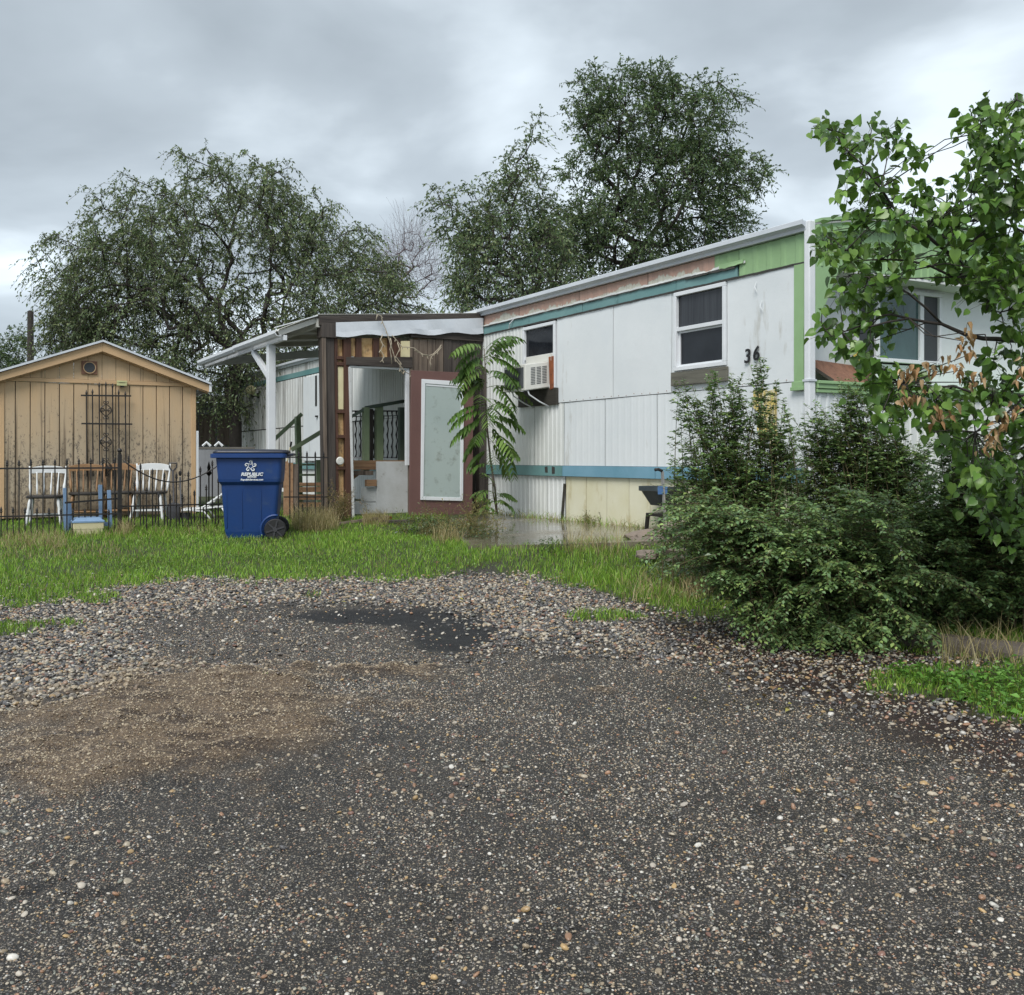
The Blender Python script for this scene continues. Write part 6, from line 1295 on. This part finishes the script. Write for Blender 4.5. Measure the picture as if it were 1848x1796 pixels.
# ------------------------------------------------------------------ tree of heaven at the porch corner
def pinnate(lbag, sbag, p, d, L, npair, ll, cols, rng, droop=.9, curl=0.0):
    """one compound leaf: arching rachis with paired leaflets"""
    pts = [np.array(p, float)]; dd = unit(np.array(d, float)); n = npair+2
    for k in range(n): dd = unit(dd+np.array([0, 0, -droop/n])+rng.normal(0, .02, 3)); pts.append(pts[-1]+dd*L/n)
    pts = np.array(pts); V, F = tapers(pts[:-1], pts[1:], np.full(n, .0035), np.full(n, .0025), 4); sbag.add(V, F, np.tile((.14,.20,.06), (len(V), 1)))
    tone = rng.uniform(.75, 1.25); base = np.array(cols[rng.integers(0, len(cols))])*tone
    for k in range(2, n+1):
        t_ = unit(pts[k]-pts[k-1]); side = unit(np.cross(t_, [0, 0, 1.])); f = math.sin(math.pi*min(.95, (k-.6)/n))**.5
        for sg in (-1, 1):
            ax = unit(side*sg+t_*.45+np.array([0, 0, -.45])+rng.normal(0, .08, 3)); nr = unit(np.array([0, 0, 1.])+side*sg*.5+rng.normal(0, .12, 3)); ln = ll*f*rng.uniform(.85, 1.1); w = ln*.31
            s2 = unit(np.cross(ax, nr)); p0 = pts[k]; dr = np.array([0, 0, -1.])
            q = [p0, p0+ax*ln*.25+s2*w*.5+dr*ln*.01, p0+ax*ln*.25-s2*w*.5+dr*ln*.01, p0+ax*ln*.6+s2*w*.38+dr*ln*.10, p0+ax*ln*.6-s2*w*.38+dr*ln*.10, p0+ax*ln+dr*ln*.28, p0+ax*ln*.3-nr*w*.12, p0+ax*ln*.62-nr*w*.10+dr*ln*.1]
            F = np.array([(0,1,6),(0,6,2),(1,3,7),(1,7,6),(6,7,4),(6,4,2),(3,5,7),(7,5,4)]); lbag.add(np.array(q), F, np.tile(base*rng.uniform(.85, 1.15), (8, 1)))
def heaven_tree():
    rng = np.random.default_rng(91); b = np.array(P(897, 928, 14.3)); t = empty('tree_of_heaven', Vector(b)); tag(t, 'young tree with long feathery leaves growing at the porch corner', 'tree')
    q = lambda px, py, Y=14.3: np.array(P(px, py, Y))-b
    stem = [q(897,928), q(893,880), q(885,830), q(880,780,14.2), q(876,720,14.1), q(876,670,14.0), q(874,630,13.9)]
    MB().tube(stem, [.016,.015,.014,.013,.011,.009,.005], 7).build('trunk', M['bark_pale'], t, smooth=True)
    MB().tube([q(896,925), q(890,890), q(888,850)], [.01,.009,.006], 6).build('trunk', M['stem_green'], t, smooth=True)
    sb, lb = Bag(), Bag(); cols = [(.11,.20,.045),(.085,.16,.035),(.16,.25,.065),(.07,.13,.035)]
    spec = [(876,632,-1,.2,.62),(874,630,-.8,.6,.60),(876,630,.7,.7,.58),(878,635,1,.35,.62),(875,645,-1,-.1,.55),(876,668,-.9,.2,.6),(877,672,.8,.3,.6),(876,690,-.7,.0,.5),(878,700,1,.4,.66),(877,720,.8,.1,.6),(878,735,-.8,.3,.62),(880,760,-1,.2,.60),(879,755,.9,.4,.68),(881,775,-.5,-.1,.6),(882,780,.6,.1,.72),(882,790,.3,-.2,.66),(883,800,1,.25,.55),(876,660,.1,.5,.5),(879,740,.2,.2,.6),(884,812,-.9,.0,.45),(877,700,-.3,.3,.55),(876,650,.4,.7,.5),(880,765,.5,-.2,.6),(892,890,-.8,.5,.34),(894,895,.7,.5,.34),(893,885,-.2,.8,.34),(896,905,-.9,.2,.3),(895,900,.9,.7,.3),(897,912,-.5,.6,.3)]
    spec = spec+[(a+rng.normal(0, 3), b_+rng.normal(0, 14), c+rng.normal(0, .35), d_+rng.normal(0, .25), e*rng.uniform(.75, 1)) for a, b_, c, d_, e in spec]
    for px, py, dx, dz, L in spec:
        Y = 14.3-.1*(928-py)/200; pinnate(lb, sb, q(px, py, Y), (dx*.8, rng.uniform(-.6, .35), dz), L*rng.uniform(.85, 1.1), 8 if L > .4 else 5, (.175 if L > .4 else .12), cols, rng, 1.5)
    sb.build('leaf_stalks', M['leaf_wet'], t); lb.build('crown', M['leaf_wet'], t)
heaven_tree()

# ------------------------------------------------------------------ big shrubs beside the lot
BG = [(.150,.245,.090),(.190,.300,.100),(.105,.185,.072),(.260,.355,.115),(.165,.260,.120)]
def shrub(name, label, px0, Y0, blobs, Y, depth, n, seed, uplift=.25, leaf=.046, per=10, side=13, cols=BG, group=None, spread=.35, dk=1.0):
    rng = np.random.default_rng(seed); b = np.array(G(px0, Y0)); t = empty(name, Vector(b)); tag(t, label, 'shrub', group)
    tips = blobs_to_points(blobs, Y, depth, n, rng)-b; gzv = gz(tips[:, 0]+b[0], tips[:, 1]+b[1])-b[2]; tips[:, 2] = np.maximum(tips[:, 2], gzv+.05)
    base = np.stack([tips[:, 0]*spread+rng.normal(0, .16, n), tips[:, 1]*spread+rng.normal(0, .14, n), 0*tips[:, 0]], 1); base[:, 2] = gz(base[:, 0]+b[0], base[:, 1]+b[1])-b[2]-.02
    hgt = tips[:, 2]-base[:, 2]; run = np.linalg.norm((tips-base)[:, :2], axis=1)
    c1 = base+(tips-base)*.45; c1[:, :2] = base[:, :2]+(tips-base)[:, :2]*.30; c1[:, 2] = base[:, 2]+hgt*.75+run*uplift
    def bez(s): s = s[:, None]; return base*(1-s)**2+2*c1*s*(1-s)+tips*s**2
    def dbez(s): s = s[:, None]; return unit(2*(1-s)*(c1-base)+2*s*(tips-c1))
    sb, lb = Bag(), Bag(); K = 7
    for k in range(K):
        s0, s1 = np.full(n, k/K), np.full(n, (k+1)/K); V, F = tapers(bez(s0), bez(s1), np.full(n, .006*(1-.75*k/K)), np.full(n, .006*(1-.75*(k+1)/K)), 4); sb.add(V, F)
    C_ = np.array(cols)
    tone = rng.uniform(.75, 1.25, n)*dk
    def leaves(p0, dir_, L, cnt, tn, sc=1.0):
        m = len(p0); sidev = unit(np.cross(dir_, np.array([0, 0, 1.])+rng.normal(0, .1, (m, 3))))
        for k in range(cnt):
            s = (k+.5)/cnt; p = p0+dir_*(L*s)[:, None]+np.array([0, 0, -1.])*(.35*L*s*s)[:, None]; sg = 1 if k % 2 else -1
            ax = unit(sidev*sg*.9+dir_*.55+np.array([0, 0, -.25])+rng.normal(0, .22, (m, 3))); nr = unit(np.array([0, 0, 1.])+rng.normal(0, .35, (m, 3)))
            ln = leaf*sc*rng.uniform(.65, 1.2, m)*(1-.35*s); V, F, C = leaf_quads(p, ax, nr, ln, ln*.58, C_[rng.integers(0, len(C_), m)]*(tn*rng.uniform(.8, 1.2, m))[:, None], .12); lb.add(V, F, C)
        V, F = tapers(p0, p0+dir_*L[:, None]+np.array([0, 0, -.35])*L[:, None], np.full(m, .0022), np.full(m, .0012), 3); sb.add(V, F)
    for k in range(side):
        s = np.clip(.30+.68*(k+rng.random(n))/side, 0, 1); p = bez(s); d = dbez(s); L = (.10+.20*rng.random(n))*(1.25-.85*s)
        az_ = rng.uniform(0, 2*np.pi, n); lat = np.stack([np.cos(az_), np.sin(az_), 0*az_], 1); dd = unit(lat*.85+d*.7+np.array([0, 0, -.05])); leaves(p, dd, L, per, tone)
    s = np.full(n, .96); leaves(bez(s), dbez(s), rng.uniform(.12, .22, n), per, tone*1.15, 1.0)
    sb.build('stems', M['stem_green'], t); lb.build('foliage', M['leaf_wet'], t); return t
gr_ = 'wild shrubs crowding the corner of the home'
shrub('wild_shrub', 'upright whippy shrub in front of the yellow patch and house number', 1370, 8.6, [(1338,662,14,20,2.2),(1365,685,16,34,2.2),(1290,690,20,30,1.6),(1240,725,24,34,1.6),(1400,700,14,36,1.6),(1320,690,20,30),(1260,770,40,50),(1300,720,35,50),(1335,720,30,50),(1370,740,30,50),(1405,770,30,60),(1430,720,15,20,.5),(1290,850,80,90),(1370,880,100,80),(1235,850,30,40),(1260,900,60,60)], 8.5, .45, 190, 101, .06, group=gr_, side=14, spread=.55)
shrub('wild_shrub', 'wide arching shrub spilling low over the gravel edge', 1480, 7.3, [(1230,1000,60,60),(1220,930,50,50),(1400,1020,140,70),(1500,960,140,90),(1330,980,70,60),(1450,1120,120,45,1.4),(1560,1130,110,50,1.4),(1340,1080,55,50),(1600,1040,120,80),(1290,930,60,50),(1480,1200,18,30,.9),(1560,1180,40,25,1),(1300,1060,40,25),(1400,1160,60,22,1.2),(1640,1140,60,30,1)], 6.9, .75, 470, 102, .42, group=gr_, side=14, spread=.30)
shrub('wild_shrub', 'bushy shrub rising under the front bay window', 1600, 8.9, [(1540,715,22,34,1.6),(1600,740,26,34,1.2),(1480,745,22,40,1.2),(1530,740,30,60),(1500,780,40,60),(1470,790,40,60),(1545,800,40,70),(1600,850,80,70),(1500,900,90,80),(1430,830,50,50,.8),(1640,830,50,60),(1560,700,16,26,.5),(1590,810,40,50)], 8.9, .45, 250, 103, .12, group=gr_, side=14, spread=.55)
shrub('wild_shrub', 'dark dense shrub beneath the leafy foreground branches', 1760, 7.8, [(1700,880,90,80),(1800,900,90,110),(1760,1000,120,110),(1840,1020,110,90),(1700,1060,90,60),(1680,800,40,50,.7),(1900,950,100,150),(1780,840,50,50),(1660,960,80,80),(1640,1110,60,50),(1860,1080,90,50),(1740,1085,80,40),(1650,1120,60,30),(1730,790,40,40),(1700,760,25,30,.6),(1800,820,60,50)], 7.3, .6, 520, 104, .25, group=gr_, side=14, spread=.45, dk=1.0)

# ------------------------------------------------------------------ leafy tree in the right foreground
def front_tree():
    rng = np.random.default_rng(111); base = np.array(G(2060, 6.6)); t = empty('broadleaf_tree', Vector(base)); tag(t, 'broad leaved tree reaching in from the side with some dead orange leaves', 'tree')
    q = lambda px, py, Y: np.array(P(px, py, Y))-base
    def chain(pts, r0, r1, name='limb', n=6):
        P3 = [q(*p) for p in pts]; m = MB(); out = []
        for k in range(len(P3)-1):                      # wobble the limb between its points
            for f in (0, .5): out.append(P3[k]*(1-f)+P3[k+1]*f+(rng.normal(0, .012, 3) if f else 0))
        out.append(P3[-1]); rad = list(np.linspace(r0, r1, len(out))); m.tube(out, rad, n); m.build(name, M['bark'], t, smooth=True); return np.array(out)
    trunk = chain([(2060,1220,6.6),(2050,1100,6.6),(2055,950,6.6),(2040,780,6.6),(2030,600,6.6),(2010,420,6.6),(1990,250,6.6)], .07, .03, 'trunk', 10)
    limbs = [chain(p, a, b) for p, a, b in (
        ([(2035,640,6.6),(1930,600,6.5),(1850,615,6.4),(1800,612,6.3),(1745,605,6.2),(1700,585,6.2),(1640,575,6.1),(1590,570,6.1)], .022, .005),
        ([(2015,470,6.6),(1900,480,6.5),(1800,500,6.4),(1740,480,6.3),(1690,440,6.2),(1640,405,6.2),(1590,340,6.2),(1560,300,6.1),(1500,235,6.1)], .020, .003),
        ([(2010,420,6.6),(1930,380,6.6),(1870,340,6.6),(1820,300,6.5),(1770,240,6.5)], .016, .003),
        ([(2000,330,6.6),(1920,290,6.5),(1850,275,6.5),(1790,285,6.5)], .012, .003),
        ([(1990,300,6.6),(1930,240,6.4),(1870,200,6.4),(1835,180,6.4)], .012, .003),
        ([(2035,700,6.6),(1930,720,6.4),(1850,715,6.3),(1760,710,6.2),(1680,700,6.2),(1620,690,6.1)], .016, .003),
        ([(2040,760,6.6),(1940,800,6.4),(1860,800,6.3),(1800,840,6.2),(1770,900,6.2)], .014, .003),
        ([(1800,500,6.4),(1720,500,6.2),(1640,470,6.1),(1560,470,6.1),(1500,440,6.0)], .010, .003),
        ([(1700,585,6.2),(1640,530,6.1),(1590,500,6.1),(1540,500,6.0)], .008, .003),
        ([(1640,575,6.1),(1570,590,6.0),(1520,600,6.0),(1490,595,6.0)], .007, .003),
        ([(1900,480,6.5),(1850,420,6.4),(1800,400,6.4),(1750,400,6.4)], .010, .003),
        ([(1850,715,6.3),(1800,760,6.1),(1760,780,6.1)], .008, .003),
        ([(1930,600,6.5),(1880,540,6.3),(1820,560,6.2),(1780,560,6.2)], .009, .003))]
    tips = []                                            # (px,py) clusters where leaf sprays hang
    C = [(1500,228),(1515,240),(1540,250),(1560,262),(1530,285),(1555,300),(1600,240),(1590,255),(1620,250),(1640,275),(1655,290),(1560,330),(1590,330),(1540,350),(1585,360),(1620,350),(1650,340),(1610,380),(1650,380),(1680,350),(1690,380),(1720,350),(1640,410),(1670,415),(1700,400),(1730,385),(1560,395),(1550,370),
         (1740,220),(1760,240),(1770,215),(1780,260),(1800,250),(1765,280),(1790,300),(1820,250),(1840,200),(1830,180),(1845,230),(1810,280),(1840,290),(1760,310),(1785,335),(1820,330),(1845,340),(1800,360),(1835,380),(1760,370),(1790,400),(1830,420),(1760,420),(1720,430),(1740,450),(1780,450),(1820,460),(1845,480),
         (1480,425),(1495,440),(1510,455),(1490,460),(1530,470),(1545,450),(1555,430),(1520,500),(1545,500),(1570,490),(1600,470),(1620,500),(1590,520),(1560,540),(1530,540),(1510,530),(1600,430),(1640,450),(1580,550),(1610,560),(1620,530),(1640,480),
         (1490,598),(1510,590),(1530,605),(1550,600),(1545,640),(1570,620),(1560,660),(1590,650),(1600,680),(1570,690),(1590,700),(1560,570),(1610,690),(1580,730),(1600,740),(1620,730),(1610,600),
         (1680,690),(1700,720),(1740,690),(1760,720),(1720,740),(1670,735),(1690,750),(1780,700),(1800,730),(1770,760),(1790,660),(1820,640),(1840,600),(1810,600),(1840,560),(1820,520),(1790,540),(1760,500),(1760,530),(1790,490),(1850,500),(1700,470),(1710,500),
         (1830,700),(1845,740),(1820,780),(1840,830),(1800,830),(1770,850),(1790,880),(1820,880),(1845,900),(1760,880),(1740,830),(1780,910),(1840,650),(1850,780),(1690,700),(1640,725),(1700,780),(1730,800),(1750,820),(1800,800),(1820,850),(1850,860),(1720,770),(1840,930),(1790,940),(1760,920),(1800,960),(1850,960),(1740,860),(1640,760),(1680,770),(1610,715)]
    allp = np.concatenate(limbs); cols = [(.125,.250,.040),(.085,.180,.032),(.185,.320,.065),(.060,.125,.026)]; lb, sb, db = Bag(), Bag(), Bag()
    def heart(bag, p, ax, nr, ln, col, curl=.18, wid=.86):
        wid = .42 if bag is db else wid; ax = unit(ax+(np.array([0, 0, -1.1]) if bag is db else 0)); s = unit(np.cross(ax, nr)); up = np.cross(s, ax); w = ln*wid
        def pt(a, b_, c): return p+ax*ln*a+s*w*b_+up*ln*c
        f = curl
        V = np.array([pt(.04,0,0), pt(-.05,.20,f*.5), pt(.12,.46,f), pt(.42,.48,f*.8), pt(.74,.24,f*.1), pt(1.0,0,-.16), pt(.74,-.24,f*.1), pt(.42,-.48,f*.8), pt(.12,-.46,f), pt(-.05,-.20,f*.5), pt(.36,0,-.01), pt(.70,0,-.05)])
        F = np.array([(0,1,2),(0,2,10),(2,3,10),(3,4,11),(3,11,10),(4,5,11),(11,5,6),(10,11,7),(11,6,7),(10,7,8),(0,10,8),(0,8,9)]); bag.add(V, F, np.tile(col, (12, 1)))
    def spray(px, py, bag, n, ln, colset, tight=1.0, curl=.18):
        Y = rng.uniform(5.75, 6.75) if bag is not db else 5.7; c = q(px, py, Y); near = allp[np.argmin(np.linalg.norm(allp-c, axis=1))]; d = c-near; L = np.linalg.norm(d)
        if L > .02:
            mid = near+d*.5+rng.normal(0, .03*min(L*3, 1), 3); A = np.array([near, mid]); B_ = np.array([mid, c]); V, F = tapers(A, B_, np.array([.0045, .0032]), np.array([.0032, .0022]), 4); sb.add(V, F)
        d = unit(d+rng.normal(0, .1, 3)); tone = rng.uniform(.85, 1.2)
        for k in range(n):
            off = rng.normal(0, .052*tight, 3); p = c+off; a = rng.normal(0, .8, 3)+off*9+np.array([0, 0, -.75]); nr = unit(rng.normal(0, .6, 3)+np.array([0, -.5, .75]))
            V, F = tapers((c+off*.3)[None], p[None], np.array([.0014]), np.array([.001]), 3); sb.add(V, F)
            heart(bag, p, a, nr, ln*rng.uniform(.65, 1.15), np.array(colset[rng.integers(0, len(colset))])*tone*rng.uniform(.8, 1.2), curl*rng.uniform(.2, 1.6))
    for (px, py) in C:
        spray(px+rng.normal(0, 5), py+rng.normal(0, 5), lb, rng.integers(10, 16), .070, cols, .78)
        qx, qy = px+rng.normal(0, 16), py+rng.normal(0, 14)
        if rng.random() < .75 and not (1570 < qx < 1745 and 510 < qy < 650): spray(qx, qy, lb, rng.integers(5, 9), .064, cols, .75)
    for k in range(60): spray(rng.normal(1830, 45), rng.uniform(190, 560), lb, 9, .068, cols, .8)
    for k in range(8): spray(rng.normal(1820, 40), rng.uniform(680, 900), lb, 11, .068, cols, .8)
    for k in range(50): spray(rng.uniform(1850, 2150), rng.uniform(180, 800), lb, 11, .09, cols, 1.4)
    dc = [(.50,.32,.16),(.40,.23,.11),(.60,.43,.25)]
    for (px, py, n) in ((1632,668,7),(1650,672,6),(1630,715,6),(1655,718,5),(1735,615,6),(1750,640,5),(1742,600,4),(1690,655,5),(1720,660,6),(1735,668,5),(1690,750,6),(1712,745,4),(1800,775,6),(1788,790,5),(1812,760,5),(1830,745,5),(1780,805,5),(1845,735,5),(1850,690,4),(1840,660,4),(1760,690,4)):
        spray(px, py, db, n+2, .055, dc, .5, .45)
    sb.build('twigs', M['bark'], t); lb.build('crown', M['leaf_wet'], t); db.build('dead_leaves', M['leaf_dry'], t)
front_tree()
# litter: fallen leaves and twigs on the gravel
def litter():
    rng = np.random.default_rng(121); bag = Bag(); n = 420; px = np.concatenate([rng.uniform(600, 1300, 160), rng.uniform(1200, 1848, 260)]); Y = np.concatenate([rng.uniform(8.2, 10, 160), rng.uniform(5.2, 8.2, 260)])
    x = (px-CX)/FPX*Y; z = gtop(x, Y)+.015; ax = unit(rng.normal(0, 1, (n, 3))*np.array([1, 1, .2])); nr = unit(rng.normal(0, .3, (n, 3))+np.array([0, 0, 1.])); ln = rng.uniform(.015, .05, n)
    c = np.array([(.30,.20,.09),(.42,.32,.14),(.20,.12,.06),(.45,.40,.12)])[rng.integers(0, 4, n)]; V, F, C = leaf_quads(np.stack([x, Y, z], 1), ax, nr, ln, ln*.5, c); bag.add(V, F, C)
    o = bag.build('fallen_leaves', M['leaf_dry']); tag(o, 'brown fallen leaves scattered over the gravel near the shrubs', 'leaves', kind='stuff')
litter()
